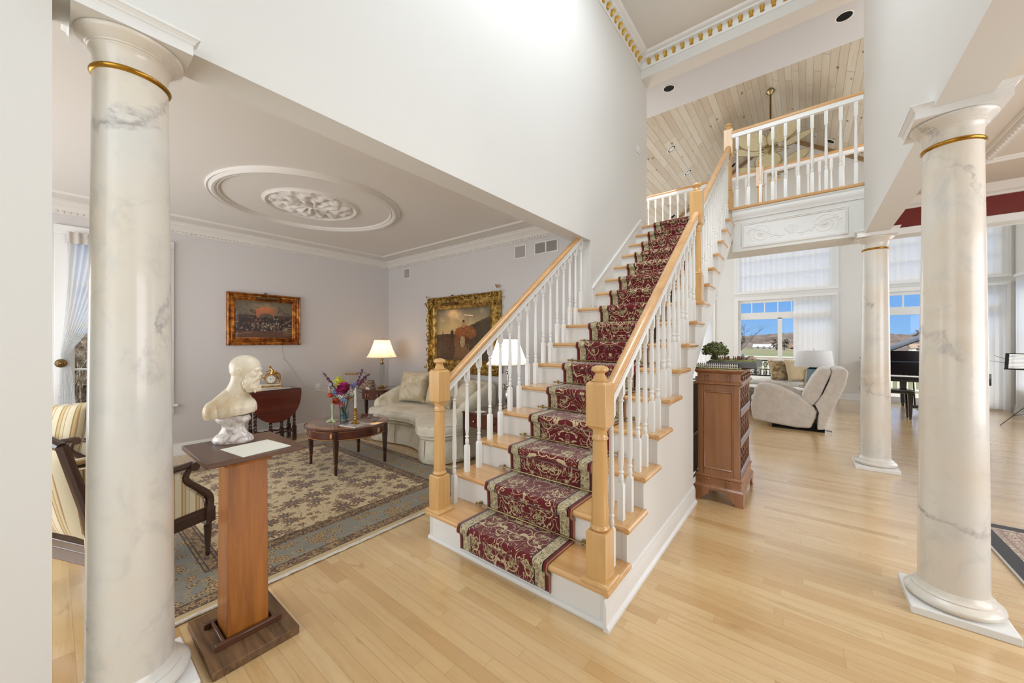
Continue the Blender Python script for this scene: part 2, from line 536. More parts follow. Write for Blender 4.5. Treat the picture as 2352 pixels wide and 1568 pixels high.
# beams and upper walls of the foyer
b = MB()
b.box(XL2, XL, -2.7, 0, 0, FC); b.box(XL2, XL, 0, 3.80, ZB, FC); b.box(XL2, XL, 3.80, 5.67, 0, FC)
struct('wall_left', b, WALL, flat=True)
b = MB(); b.box(XR, XR2, -2.7, 5.45, ZB, FC); b.box(XR, XR2, -2.7, -.4, 0, ZB); b.box(XR, XR2, 5.45, 5.88, ZB, 3.0)
struct('wall_right', b, WALL, flat=True)
b = MB(); b.box(XL2, XR2, -2.9, -2.7, 0, FC)
struct('wall_back', b, WALL, flat=True)
struct('ceiling', MB().box(XL2, XR2, -2.7, 5.42, FC, FC+.1), paint('foyer_ceiling_paint', (226, 224, 218)), flat=True)
# front beam at the head of the foyer, hall ceiling
struct('wall_front', MB().box(XL2-.1, XR2+.1, 5.42, 5.67, 5.21, FC+.1), WALL, flat=True)
struct('ceiling', MB().box(-4.5, 3.3, 5.67, 6.50, 5.25, 5.36), paint('hall_ceiling_paint', (212, 215, 219)), flat=True)
# header carrying the landing, landing floor
STX0, STX1 = -2.03, -.735
b = MB(); b.box(STX1, XR, 5.45, 5.88, ZB, 3.0); b.box(-4.4, 3.2, 5.9, 6.95, 2.70, 3.02); b.box(STX1+.001, XR-.001, 5.60, 5.899, 3.0, 3.02); b.box(-4.4, STX1, 5.55, 5.95, 2.85, 3.02)
struct('wall_header', b, WALL, flat=True)
struct('floor', MB().box(-4.28, 3.1, 5.52, 6.98, 3.02, 3.045), MAPLE, flat=True)
struct('trim_1', MB().box(STX1-.02, XR, 5.40, 5.55, 3.015, 3.05), MAPLE, bevel=.01)
b = MB(); b.sweep([(0,0),(.012,0),(.018,.03),(.03,.045),(.034,.075),(.02,.10),(.036,.115),(.036,.125),(0,.125)], [(STX1, 5.45, 2.889), (XR, 5.45, 2.889)], side=-1)
struct('trim_2', b, TRIM)

# living room shell
LX, LY, LC = -5.80, 3.74, 2.745
b = MB(); WY0, WY1, WZ0, WZ1 = .10, .80, .62, 2.42
b.box(LX-.2, LX, -1.6, WY0, 0, LC); b.box(LX-.2, LX, WY1, LY+.15, 0, LC); b.box(LX-.2, LX, WY0, WY1, 0, WZ0); b.box(LX-.2, LX, WY0, WY1, WZ1, LC)
struct('wall_left', b, WALLR, flat=True)
struct('wall_front', MB().box(LX, XL2, LY, LY+.14, 0, LC+.3), WALLR, flat=True)
b = MB(); b.box(LX, XL2, -1.8, -1.6, 0, LC)
struct('wall_back', b, WALLR, flat=True)
struct('ceiling', MB().box(LX, XL2, -1.8, LY, LC, LC+.12), CEIL, flat=True)
# crown in the living room
def crown(h, d):
    return [(0,0),(.012,0),(.014,.02),(.03*d,.03*h),(.05*d,.035*h),(.09*d,.065*h),(.11*d,.09*h),(.12*d,.105*h),(0,.105*h)]
cp = [(0,0),(.02,0),(.022,.022),(.032,.03),(.036,.045),(.06,.075),(.085,.092),(.09,.11),(.10,.112),(.10,.125),(0,.125)]
b = MB(); pth = [(LX, -1.6, LC-.125), (LX, LY, LC-.125), (XL2, LY, LC-.125)]
b.sweep(cp, pth, side=-1)
y = -1.5
while y < LY-.06: b.box(LX+.018, LX+.034, y, y+.02, LC-.118, LC-.10); y += .042
x = LX+.06
while x < XL2-.03: b.box(x, x+.02, LY-.034, LY-.018, LC-.118, LC-.10); x += .042
struct('trim_3', b, CEIL)
bp = [(0,0),(.018,0),(.018,.10),(.012,.115),(.006,.125),(0,.125)]
bp2 = [(0,0),(.03,0),(.03,.012),(.02,.022),(.016,.03),(.016,.12),(.010,.135),(.004,.145),(0,.145)]
struct('baseboard_left', MB().sweep(bp2, [(LX, -1.6, 0), (LX, LY, 0), (-2.05, LY, 0)], side=-1), TRIM)
# picture-frame moulding and medallions on the living ceiling
def ell_ring(b, c, rx, ry, prof, n=96, z=0):
    vs = []; fs = []; m = len(prof)
    for i in range(n):
        a = 2*pi*i/n
        for (o, dz) in prof: vs.append((c[0]+(rx+o)*cos(a), c[1]+(ry+o)*sin(a), z-dz))
    for i in range(n):
        j = (i+1) % n
        for k in range(m-1): fs.append((i*m+k, i*m+k+1, j*m+k+1, j*m+k))
    b.add(vs, fs)
MC = (-3.95, 1.67)
ringp = [(-.05,0),(-.048,.012),(-.036,.02),(-.026,.014),(-.012,.03),(.008,.034),(.022,.024),(.03,.012),(.044,.02),(.052,.01),(.054,0)]
b = MB(); ell_ring(b, MC, .80, .80, ringp, z=LC)
x0, x1, y0, y1 = -5.45, -2.35, -.9, 3.42
b.sweep([(0,0),(.01,-.014),(.03,-.018),(.04,-.008),(.045,0)], [(x0,y0,LC),(x1,y0,LC),(x1,y1,LC),(x0,y1,LC)], closed=True)
struct('trim_4', b, CEIL)
def rosette(b, c, R, z, seed=3, petals=12):
    random.seed(seed)
    def h(r, a):
        t = r/R
        v = .030*(.6+.4*cos(petals*a + 3*sin(4*t)))*max(0, sin(pi*min(1, t*1.15)))**.6
        v += .018*abs(sin(5*a+9*t))*sin(pi*t)
        v += .022*max(0, 1-abs(t-.93)/.06)
        v += .03*max(0, 1-t/.16)
        v += .012*mnoise.noise(Vector((cos(a)*t*9, sin(a)*t*9, seed)))*(t < .86)
        return max(0, v) if t < .99 else 0
    nr, na = 60, 240; vs = []; fs = []
    for i in range(nr+1):
        r = R*(i/nr)+1e-4
        for k in range(na):
            a = 2*pi*k/na; vs.append((c[0]+r*cos(a), c[1]+r*sin(a), z-h(r, a)))
    for i in range(nr):
        for k in range(na):
            k2 = (k+1) % na; fs.append((i*na+k, i*na+k2, (i+1)*na+k2, (i+1)*na+k))
    b.add(vs, fs)
b = MB(); rosette(b, MC, .44, LC)
o = b.build('ceiling_medallion', CEIL, ang=60); tag(o, 'round white plaster leaf medallion in the middle of the living room ceiling', 'ceiling medallion')

# window in the left wall
def window_unit(n, plane, a0, a1, z0, z1, depth_dir, mullions=(), rails=(), casing=.09, axis='x', mat=TRIM, apron=True):
    """plane window; axis 'x': wall at X=plane, a = Y; axis 'y': wall at Y=plane, a = X. depth_dir: sign towards the room"""
    s = depth_dir
    def bx(b, a, c, lo, hi, z_0, z_1):
        lo, hi = sorted((plane+s*lo, plane+s*hi))
        return b.box(lo, hi, a, c, z_0, z_1) if axis == 'x' else b.box(a, c, lo, hi, z_0, z_1)
    b = MB(); cs = casing
    bx(b, a0-cs+.001, a0, 0, .03, z0, z1); bx(b, a1, a1+cs-.001, 0, .03, z0, z1); bx(b, a0-cs, a1+cs, 0, .034, z1, z1+cs)
    bx(b, a0-cs-.03, a1+cs+.03, 0, .06, z0-.03, z0)
    if apron: bx(b, a0-cs, a1+cs, 0, .02, z0-.12, z0-.03)
    f = .045
    bx(b, a0, a0+f, -.12, -.06, z0, z1); bx(b, a1-f, a1, -.12, -.06, z0, z1); bx(b, a0, a1, -.12, -.06, z0, z0+f); bx(b, a0, a1, -.12, -.06, z1-f, z1)
    for q in mullions: bx(b, q[0]-q[1]/2, q[0]+q[1]/2, -.115, -.065, q[2], q[3])
    for q in rails: bx(b, q[2], q[3], -.115, -.065, q[0]-q[1]/2, q[0]+q[1]/2)
    w = struct('window_%d' % n, b, mat, bevel=.003)
    g = MB(); bx(g, a0, a1, -.094, -.088, z0, z1); g.build('pane', PANE, w, flat=True)
    return w
window_unit(1, LX, WY0, WY1, WZ0, WZ1, 1, mullions=[(.45, .025, .66, 2.38), (.26, .02, 1.0, 1.05)], rails=[(1.52, .05, WY0, WY1), (1.06, .02, WY0, WY1), (1.96, .02, WY0, WY1)])

# ------------------------------------------------------------------ columns
def make_column(label, loc):
    t = thing('column', label, 'column', loc, group=None)
    MB().loftsq([(.17, 0), (.17, .036), (.166, .04)]).build('plinth', TRIM, t, bevel=.003)
    tor = [(.150, .04)] + [(.150+.020*sin(pi*k/8), .04+.045*k/8) for k in range(1, 8)] + [(.150, .086), (.143, .090), (.143, .096), (.135, .102), (.128, .112), (.1225, .125)]
    MB().lathe([(0, .04)]+tor+[(0, .125)], 72).build('base', MARBLE, t)
    sh = []
    for k in range(25):
        u = k/24; r = .1205-.0185*(u**1.25)
        sh.append((r, .125+u*(2.318-.125)))
    MB().lathe(sh, 72).build('shaft', MARBLE, t)
    MB().lathe([(.1015, 2.318)]+[(.1025+.009*sin(pi*k/8), 2.318+.022*k/8) for k in range(1, 8)]+[(.1015, 2.34)], 72).build('astragal', GOLD, t)
    cap = [(.1, 2.338), (.101, 2.36), (.1035, 2.385), (.110, 2.402), (.112, 2.404), (.112, 2.408), (.117, 2.411), (.117, 2.416), (.122, 2.419), (.130, 2.430), (.142, 2.438), (.147, 2.446), (.147, 2.452), (.140, 2.455), (0, 2.455)]
    MB().lathe([(0, 2.338)]+cap, 72).build('capital', MARBLE, t)
    MB().loftsq([(.152, 2.4545), (.152, 2.492), (.157, 2.496), (.157, 2.502), (.166, 2.512), (.170, 2.514), (.170, 2.524), (.160, 2.526)]).build('abacus', TRIM, t, flat=True)
    return t
GOLD = metal('gold_ring', (196, 148, 62), .28)
C0 = make_column('cream marble column standing at left beside the wooden pedestal', (-2.005, .190, 0))
for (lab, p) in (('cream marble column nearest the right edge, standing on its white plinth', (.578, 2.84, 0)),
                 ('cream marble column at the far end, next to the beige recliner and piano', (.580, 5.50, 0))):
    c = copy_tree(C0); c.location = p; c['label'] = lab
for o in bpy.data.objects:
    if o.name.startswith('column') and o.parent is None: o['group'] = 'marble columns under the beams'

# ------------------------------------------------------------------ staircase
R_, G_ = .1905, .2545
NY = lambda n: 1.601+(n-1)*G_          # nosing of tread n
st = thing('staircase', 'straight white staircase with maple treads and a red runner', 'staircase', (-1.38, 1.6, 0))
def tread_mesh(n):
    b = MB(); x0 = -2.056 if n <= 9 else XL+.012; x1 = -.709
    if n == 16: y1 = NY(n)+.14
    else: y1 = NY(n)+G_+.03
    ya = NY(n); z = n*R_
    prof = [(ya+.008, z-.032), (ya+.001, z-.024), (ya, z-.016), (ya+.002, z-.008), (ya+.010, z), (y1, z), (y1, z-.032)]
    b.prism(prof, x0+(.03 if n <= 9 else 0), x1-.03, 'x')
    # rounded return nosing along the right side
    ye = NY(n)+G_+.035 if n < 16 else NY(n)+.05
    b.prism([(x1-.03, z), (x1-.010, z), (x1-.002, z-.008), (x1, z-.016), (x1-.001, z-.024), (x1-.008, z-.032), (x1-.03, z-.032)], ya+.0, ye, 'y')
    if n <= 9: b.prism([(x0+.03, z), (x0+.010, z), (x0+.002, z-.008), (x0, z-.016), (x0+.001, z-.024), (x0+.008, z-.032), (x0+.03, z-.032)], ya+.006, ye, 'y')
    return b
cove = MB()
for n in range(1, 17):
    tread_mesh(n).build('tread', MAPLE, st, world=True, bevel=.002)
    x0 = STX0 if n <= 9 else XL
    MB().box(x0+(.0305 if n <= 9 else .0005), STX1-.0305, NY(n)+.0301, NY(n)+.048, (n-1)*R_, n*R_-.031).build('riser', TRIM, st, world=True, flat=True)
    z = n*R_-.031
    cove.prism([(NY(n)+.03, z), (NY(n)+.016, z), (NY(n)+.019, z-.010), (NY(n)+.03, z-.018)], x0-.01, STX1+.012, 'x')
    cove.prism([(STX1, z), (STX1+.014, z), (STX1+.011, z-.010), (STX1, z-.018)], NY(n)+.02, min(NY(n)+G_+.03, 5.45), 'y')
cove.build('cove_moulding', TRIM, st, world=True)
def stringer(x0, x1, nmax, solid_to):
    ys = NY(1)+.03
    p = [(ys, 0), (solid_to, 0)]
    if nmax == 16:
        s0 = 1.05+.7485*(solid_to-3.36)
        p += [(solid_to, 1.06), (5.449, 1.06+.7485*(5.449-solid_to)+.03), (5.449, 16*R_-.05)]
    else: p += [(solid_to, nmax*R_-.03)]
    for n in range(nmax, 0, -1):
        yr = NY(n)+.03
        p += [(min(yr, 5.448), n*R_-.03), (min(yr, 5.448), (n-1)*R_-(.03 if n > 1 else 0))]
    q = []
    for a in p:
        if not q or (abs(a[0]-q[-1][0])+abs(a[1]-q[-1][1])) > 1e-4: q.append(a)
    if abs(q[0][0]-q[-1][0])+abs(q[0][1]-q[-1][1]) < 1e-4: q.pop()
    return MB().prism(q, x0, x1, 'x')
stringer(STX1-.03, STX1, 16, 3.345).build('stringer', WALL, st, world=True, flat=True)
stringer(STX0, STX0+.03, 9, 3.86).build('stringer', WALL, st, world=True, flat=True)
# underside of the flight, end wall of the closed part
b = MB()
b.prism([(3.345, 1.06), (5.44, 1.06+.7485*2.095+.03), (5.44, 1.16+.7485*2.095+.03), (3.345, 1.16)], STX0+.031, STX1-.031, 'x')
b.box(STX0+.031, STX1-.031, 3.30, 3.343, 0, 1.0)
b.build('soffit', WALL, st, world=True, flat=True)
# skirt board along wall above the treads
b = MB(); ya = 3.83
b.prism([(ya, 9*R_-.01), (ya, 9*R_+.23), (5.40, 9*R_+.23+.7485*(5.40-ya)), (5.66, 9*R_+.23+.7485*(5.40-ya)-.13), (5.66, 3.05), (5.45, 3.0), (5.45, 2.9)], XL, XL+.012, 'x')
b.prism([(ya, 9*R_+.225), (ya, 9*R_+.25), (5.40, 9*R_+.25+.7485*(5.40-ya)), (5.40, 9*R_+.225+.7485*(5.40-ya))], XL, XL+.022, 'x')
b.build('skirt_board', TRIM, st, world=True, flat=True)
# baseboard round the foot of the stair
b = MB(); b.sweep([(0,0),(.018,0),(.018,.010),(.012,.018),(.006,.022),(0,.022)], [(STX0-.0, 1.631, 0), (STX1, 1.631, 0)], side=-1)
b.sweep([(0,0),(.026,0),(.026,.016),(.018,.026),(.014,.03),(.014,.115),(.009,.128),(.010,.134),(.004,.146),(0,.146)], [(STX1, 1.60, 0), (STX1, 3.345, 0), (STX1-.02, 3.345, 0)], side=-1)
b.build('baseboard', TRIM, st, world=True)
# stair rods
RODB = metal('rod_brass', (178, 156, 112), .35)
for n in range(1, 16):
    b = MB(); yy = NY(n+1)+.03-.026; z = n*R_+.026
    b.tube([(-1.80, yy, z), (-.955, yy, z)], .0055, 8)
    for xx in (-1.805, -.95): b.ball((xx, yy, z), .009, 10, 6)
    for xx in (-1.775, -.98): b.box(xx-.008, xx+.008, yy, yy+.024, z-.014, z+.014)
    b.build('stair_rod', RODB, st, world=True)

# runner
def runner_mat():
    m = Mat('stair_runner', L((112, 30, 36)), .9, sheen=.3, spec=.2); uv = m.vec('uv'); u, v, _ = m.xyz(uv)
    W = .3375
    d = W-u.abs()
    p = m.comb(u.abs(), v, 0)
    # scroll lines: contours of distorted noise plus spiral tendrils round scattered blossoms
    n = m.noise(p, 6.2, 1, .4, 1.2); n2 = m.noise(m.comb(u.abs()+5, v, 0), 9.5, 1, .4, 1.5)
    vines = n.band(.5, .011).max(n2.band(.42, .010)).max(n2.band(.6, .009))
    vo = m.voro(p, 8.0, .8, dim='2D'); pos = vo.outputs['Position']
    sub = m.node('ShaderNodeVectorMath'); sub.operation = 'SUBTRACT'; m.link(p, sub.inputs[0]); m.link(pos, sub.inputs[1])
    dx, dy, _ = m.xyz(sub.outputs[0]); r = (dx*dx+dy*dy).sqrt(); th = dy.at2(dx)
    rnd = m.xyz(vo.outputs['Color'])[0]
    petal = (th*6+rnd*6).cos()*.3+.7
    R = petal*(rnd*.022+.016)
    fl = r.lt(R); flin = (r*620).sin().gt(.55)*r.gt(.006)
    spir = ((th/(2*pi)+r*30).fract()).lt(.2)*r.gt(.036)*r.lt(.056)*rnd.gt(.35)
    cream = L((206, 190, 150)); dk = L((48, 36, 26)); red = L((108, 27, 34)); olive = L((140, 126, 84))
    c = m.mix(m.noise(m.vec(), 45, 2)*.5, red, L((98, 24, 30)))
    c = m.mix(vines.max(spir), c, cream); c = m.mix(fl, c, m.mix(rnd, cream, L((186, 170, 124)))); c = m.mix(fl*flin*.9, c, dk)
    # cream border with small dark scrolls
    bp = m.comb(u.abs(), v, 3); bn = m.noise(bp, 26, 1, .4, 1.5)
    bl = bn.band(.5, .026).max(bn.band(.6, .02)).max(bn.band(.4, .016))
    vb = m.voro(bp, 17, .5, dim='2D'); bf = X(m, vb.outputs['Distance']); blos = bf.lt(.2)*((bf*60).sin().gt(-.2))
    bc = m.mix(bl*.8, L((208, 194, 156)), L((84, 66, 42))); bc = m.mix(blos*.75, bc, L((70, 50, 36)))
    inb = d.lt(.098); c = m.mix(inb, c, bc)
    c = m.mix(d.band(.098, .0035), c, L((30, 20, 18)))
    c = m.mix(d.band(.026, .004), c, L((26, 14, 14)))
    c = m.mix(d.lt(.022), c, L((112, 34, 38)))
    c = m.mix(d.lt(.006), c, L((170, 120, 86)))
    m.color(c); m.bump(m.noise(m.vec(), 260, 2), .5, .004)
    return m.mat
def make_runner():
    pts = []
    y1 = NY(1)+.03
    pts += [(y1-.013, .040), (y1-.014, .09)]
    for n in range(1, 17):
        yr = NY(n)+.03; z0 = (n-1)*R_; z1 = n*R_; yn = NY(n)
        if n > 1: pts += [(yr-.014, z0+.022), (yr-.013, z0+.05), (yr-.015, z0+.10)]
        pts += [(yr-.019, z1-.055), (yn-.012, z1-.036), (yn-.0145, z1-.012), (yn-.004, z1+.010), (yn+.02, z1+.0135)]
        if n < 16: pts += [(yn+.12, z1+.013), (yn+G_+.004, z1+.013)]
        else: pts += [(yn+.06, z1+.012)]
    P = catmull([(0, a, b) for a, b in pts], 4)
    ln = [0]
    for a, b2 in zip(P, P[1:]): ln.append(ln[-1]+(b2-a).length)
    us = [-.3375, -.334, -.25, -.125, 0, .125, .25, .334, .3375]
    vs = []; uvs = []
    for p, l in zip(P, ln):
        for u in us:
            drop = .006 if abs(u) > .336 else 0
            vs.append((-1.378+u, p.y, p.z-drop)); uvs.append((u, l))
    fs = []; m = len(us)
    for j in range(len(P)-1):
        for i in range(m-1): fs.append((j*m+i, j*m+i+1, (j+1)*m+i+1, (j+1)*m+i))
    b = MB(); b.add(vs, fs)
    o = b.build('stair_runner', runner_mat(), None, ang=80)
    uvl = o.data.uv_layers.new(name='UVMap')
    for lp in o.data.loops: uvl.data[lp.index].uv = uvs[lp.vertex_index]
    md = o.modifiers.new('thickness', 'SOLIDIFY'); md.thickness = .009; md.offset = -1
    return tag(o, 'dark red stair runner with cream scrolls and floral border down the stairs', 'stair runner')
make_runner()

# balusters, newels, rails
def baluster(h, low=.20, r=1.0, mat=RAILW, top=.10):
    b = MB(); q = .0165
    b.loftsq([(q, 0), (q, low-.012), (q*.72, low)])
    z = low
    pr = [(.011, z), (.013, z+.006), (.0145, z+.02), (.0135, z+.04), (.009, z+.05), (.015, z+.056), (.015, z+.062), (.010, z+.07), (.0155, z+.12), (.0150, z+.2)]
    zt = h-top
    pr += [(.0125, z+.2+(zt-z-.2)*.5), (.010, zt-.03), (.0145, zt-.024), (.0145, zt-.018), (.009, zt-.012), (.0145, zt)]
    b.lathe(pr, 10)
    b.loftsq([(.011, zt), (q, zt+.016), (q, h)])
    return b
def newel(h0=0.0, low=.245, hi=(.735, .965), top=1.04, foot=True, mat=MAPLEV, parent=None, loc=(0,0,0), base=True):
    """all heights above tread; parts: one turned post"""
    b = MB(); q = .051
    if base: b.loftsq([(.072, 0), (.072, .010), (.066, .018), (.058, .022), (.0525, .024)])
    b.loftsq([(q, 0), (q, low-.010), (.046, low)])
    z = low
    pr = [(.040, z), (.044, z+.004), (.048, z+.012), (.044, z+.022), (.040, z+.026), (.0415, z+.034), (.040, z+.10), (.035, hi[0]-.075), (.034, hi[0]-.055), (.040, hi[0]-.05), (.041, hi[0]-.044), (.036, hi[0]-.036), (.034, hi[0]-.014), (.042, hi[0]+.004)]
    b.lathe(pr, 28)
    b.loftsq([(.036, hi[0]), (q, hi[0]+.018), (q, hi[1]-.012), (.040, hi[1])])
    z = hi[1]
    fin = [(.040, z), (.044, z+.004), (.034, z+.010), (.030, z+.02), (.024, z+.032), (.022, z+.040), (.034, z+.046), (.041, z+.052), (.0415, z+.060), (.036, z+.070), (.022, z+.076), (0, z+.078)]
    b.lathe(fin, 28)
    return b
RT = lambda y: .992+.7485*(y-1.601)      # top of handrail
def railsec(w=.031, h=.047): # rounded wood rail, (x, z) below top 0
    return [(-w*.72, -h), (-w, -h*.72), (-w*.98, -h*.35), (-w*.6, -.004), (0, 0), (w*.6, -.004), (w*.98, -h*.35), (w, -h*.72), (w*.72, -h)]
def sloped(b, x, ya, za, yb, zb, sec, cutz=None):
    n = len(sec); vs = [(x+p[0], ya, za+p[1]) for p in sec]
    for p in sec:
        vs.append((x+p[0], yb, zb+p[1]))
    fs = [tuple(range(n)), tuple(range(n, 2*n))[::-1]] + [(i, n+i, n+(i+1) % n, (i+1) % n) for i in range(n)]
    b.add(vs, fs)
SUB = [(-.024, -.047), (-.026, -.060), (-.019, -.075), (-.024, -.096), (.024, -.096), (.019, -.075), (.026, -.060), (.024, -.047)]
KB = {}
def stair_rail(name, label, x, ntop, newels, yend, group):
    t = thing(name, label, 'stair railing', (x, 1.67, R_), group=group)
    t0 = newel().build('newel_post', MAPLEV, t, bevel=.003)
    segs = []
    ys = [1.67]+newels+[yend]
    for i, ny in enumerate(newels):
        n = int((ny-1.601)/G_)+1
        z0 = n*R_-R_
        nb = MB(); low = .27; hb = RT(ny)-n*R_
        nb = newel(low=.245, hi=(hb-.16, hb+.16), top=0, base=False)
        if i == len(newels)-1 and ny > 5.3: nb = newel(low=.245, hi=(.70, 1.05), base=False)
        o = nb.build('newel_post', MAPLEV, t, bevel=.003); o.location = (0, ny-1.67, z0)
    for a, c in zip(ys, ys[1:]):
        ya = a+.05; yb = c-.05 if c != yend else c
        h = MB(); sloped(h, 0, ya-1.67, RT(ya)-R_, yb-1.67, RT(yb)-R_, railsec())
        h.build('handrail', MAPLEY, t, ang=50)
        s2 = MB(); sloped(s2, 0, ya-1.67, RT(ya)-R_, yb-1.67, RT(yb)-R_, SUB)
        s2.build('handrail_base', RAILW, t, ang=50, )
    for n in range(1, ntop+1):
        for k, off in enumerate((.078, .205)):
            if n == 1 and k == 0: continue
            yy = NY(n)+off
            if any(abs(yy-q) < .06 for q in newels) or yy > yend: continue
            h = RT(yy)-.096-n*R_+.004
            key = (k,)
            if key not in KB: KB[key] = baluster(h)
            o = KB[key].build('baluster', RAILW, t) if not hasattr(KB[key], 'o') else KB[key].o.copy()
            if not hasattr(KB[key], 'o'): KB[key].o = o
            elif o.name not in COL.objects: COL.objects.link(o)
            o.parent = t; o.location = (0, yy-1.67, n*R_-R_)
    return t
stair_rail('stair_railing', 'right stair railing rising to the landing, with white balusters and maple handrail', -.785, 15, [3.705, 5.50], 5.50, 'stair railings')
stair_rail('stair_railing', 'left stair railing ending under the beam, with white balusters', -1.975, 9, [], 3.795, 'stair railings')

def flat_rail(name, label, x0, x1, y, z, sp, posts=(), h=1.0, wallend=True, cat='balcony railing', wood_=True):
    t = thing(name, label, cat, (x0, y, z)); w = x1-x0
    sec = railsec()
    b = MB(); n = len(sec)
    vs = [(0, p[0], h+p[1]) for p in sec]+[(w, p[0], h+p[1]) for p in sec]
    b.add(vs, [tuple(range(n))[::-1], tuple(range(n, 2*n))]+[((i+1) % n, n+(i+1) % n, n+i, i) for i in range(n)])
    b.build('handrail', MAPLE, t, ang=50)
    MB().box(0, w, -.025, .025, h-.10, h-.045).build('handrail_base', RAILW, t, bevel=.006)
    k = baluster(h-.096, low=.24, top=.16); first = None
    cnt = int(round(w/sp))
    for i in range(cnt):
        xx = (i+.5)*w/cnt
        if any(abs(x0+xx-p) < .07 for p in posts): continue
        if first is None: o = k.build('baluster', RAILW, t); first = o
        else: o = first.copy(); COL.objects.link(o); o.parent = t
        o.location = (xx, 0, 0)
    for p in posts:
        o = newel(low=.245, hi=(.70, 1.03), base=False).build('newel_post', MAPLEV, t, bevel=.003); o.location = (p-x0, 0, 0)
    return t
flat_rail('balcony_railing', 'white balcony railing on the landing above the carved panel', -.745, .487, 5.46, 3.05, .1245)
flat_rail('balcony_railing', 'far white gallery railing beyond the landing, seen through the nearer one', -4.0, 2.9, 6.90, 3.045, .127, posts=(-.56,))

# foyer crown with gilded blocks
b = MB(); zc = 5.335
cpf = [(0,0),(.012,0),(.014,.012),(.02,.02),(.024,.06),(.045,.085),(.085,.10),(.09,.125),(.115,.13),(.135,.15),(.14,.165),(0,.165)]
b.sweep(cpf, [(XL, -2.6, zc), (XL, 5.42, zc), (XR, 5.42, zc), (XR, -2.6, zc)], side=-1)
ct = struct('trim_5', b, TRIM)
b = MB(); y = 5.42-.17
def block(b, o, d, n):
    """leaf bracket: o = position on wall at mid height, d = along wall, n = into room"""
    o = Vector(o); d = Vector(d); n = Vector(n); z = Vector((0,0,1))
    def fn(u, v):
        a = (u-.5)*2; t = v
        w = .027*(1-.30*t)*(1+.15*sin(t*9))
        out = .026+.045*(1-t)**1.2+.010*cos(a*1.4)+.006*abs(cos(a*7))
        return tuple(o + d*(a*w) + z*(.030-.062*t) + n*(out if abs(a) < .95 and .02 < t < .98 else .012))
    b.grid(fn, 12, 8)
    b.bar(o+n*.03+z*.032, o+n*.03+z*.044, .040, .05, up=d)
while y > -2.4: block(b, (XL, y, zc+.055), (0,-1,0), (1,0,0)); y -= .118
x = XL+.13
while x < XR-.05: block(b, (x, 5.42, zc+.055), (1,0,0), (0,-1,0)); x += .113
b.build('gilded_brackets', metal('gilding', (222, 184, 96), .4), ct, ang=50)

# carved panel on the header
def relief_panel(x0, x1, z0, z1, y):
    W = x1-x0; H = z1-z0; t = thing('relief_panel', 'long white plaster panel with carved urn and scrolls on the landing header', 'relief panel', ((x0+x1)/2, y, z0))
    b = MB(); fr = .028; X0 = -W/2; X1 = W/2
    b.sweep([(0,0),(.0,.012),(.008,.016),(.014,.008),(.022,.012),(.028,.004),(.028,0)], [(X0,0,0),(X1,0,0),(X1,H,0),(X0,H,0)], closed=True)
    b.v = [(p[0], -p[2], p[1]) for p in b.v]
    b.f = [f[::-1] for f in b.f]
    for side in (X0+.012, X1-.020):
        zz = .03
        while zz < H-.03: b.box(side, side+.012, -.014, 0, zz, zz+.007); zz += .014
    b.build('moulding', TRIM, t)
    cx0, cz = 0, H/2
    def hgt(x, z):
        h = 0; ax = abs(x)
        # spiral scrolls each side
        dx, dz = ax-.30, z-cz-.0; r = sqrt(dx*dx+dz*dz); th = atan2(dz, dx)
        s_ = (th/(2*pi)+r*22) % 1
        if r < .115: h = max(h, .006*max(0, 1-abs(s_-.5)/.22)*(1-.3*r/.115))
        rr = .035*(.75+.25*cos(7*th))
        if r < rr: h = max(h, .009*(1-(r/rr)**2)+.003)
        # S-curve linking scrolls to the urn
        zc_ = cz-.06*cos((ax-.10)*11); 
        if .06 < ax < .42: h = max(h, .007*max(0, 1-abs(z-zc_)/.009))
        for k in range(9):
            px = .10+.042*k; pz = cz-.06*cos((px-.10)*11)+.02*(1 if k % 2 else -1)
            dd = sqrt(((ax-px)/.016)**2+((z-pz)/.009)**2)
            if dd < 1: h = max(h, .006*(1-dd*dd)**.5)
        # urn
        uz = z-(cz-.055); 
        if 0 < uz < .085:
            prof = .018+.05*sin(min(1, uz/.085)*1.7)**1.2 if uz > .012 else .03
            if ax < prof: h = max(h, .010*(1-(ax/prof)**2)**.5*(.8+.2*cos(ax*400)))
        fx = sqrt((ax/.045)**2+((z-cz-.05)/.02)**2)
        if fx < 1: h = max(h, .010*(1-fx)*(.6+.4*sin(ax*300)*sin(z*330)))
        return h
    nx, nz = 420, 120; vs = []; fs = []
    iw, ih = W-2*fr, H-2*fr
    for j in range(nz+1):
        for i in range(nx+1):
            x = -iw/2+iw*i/nx; z = fr+ih*j/nz
            vs.append((x, -.002-hgt(x, z), z))
    for j in range(nz):
        for i in range(nx): fs.append((j*(nx+1)+i, j*(nx+1)+i+1, (j+1)*(nx+1)+i+1, (j+1)*(nx+1)+i))
    MB().add(vs, fs).build('carving', TRIM, t, ang=60)
relief_panel(-.632, .362, 2.53, 2.835, 5.45)

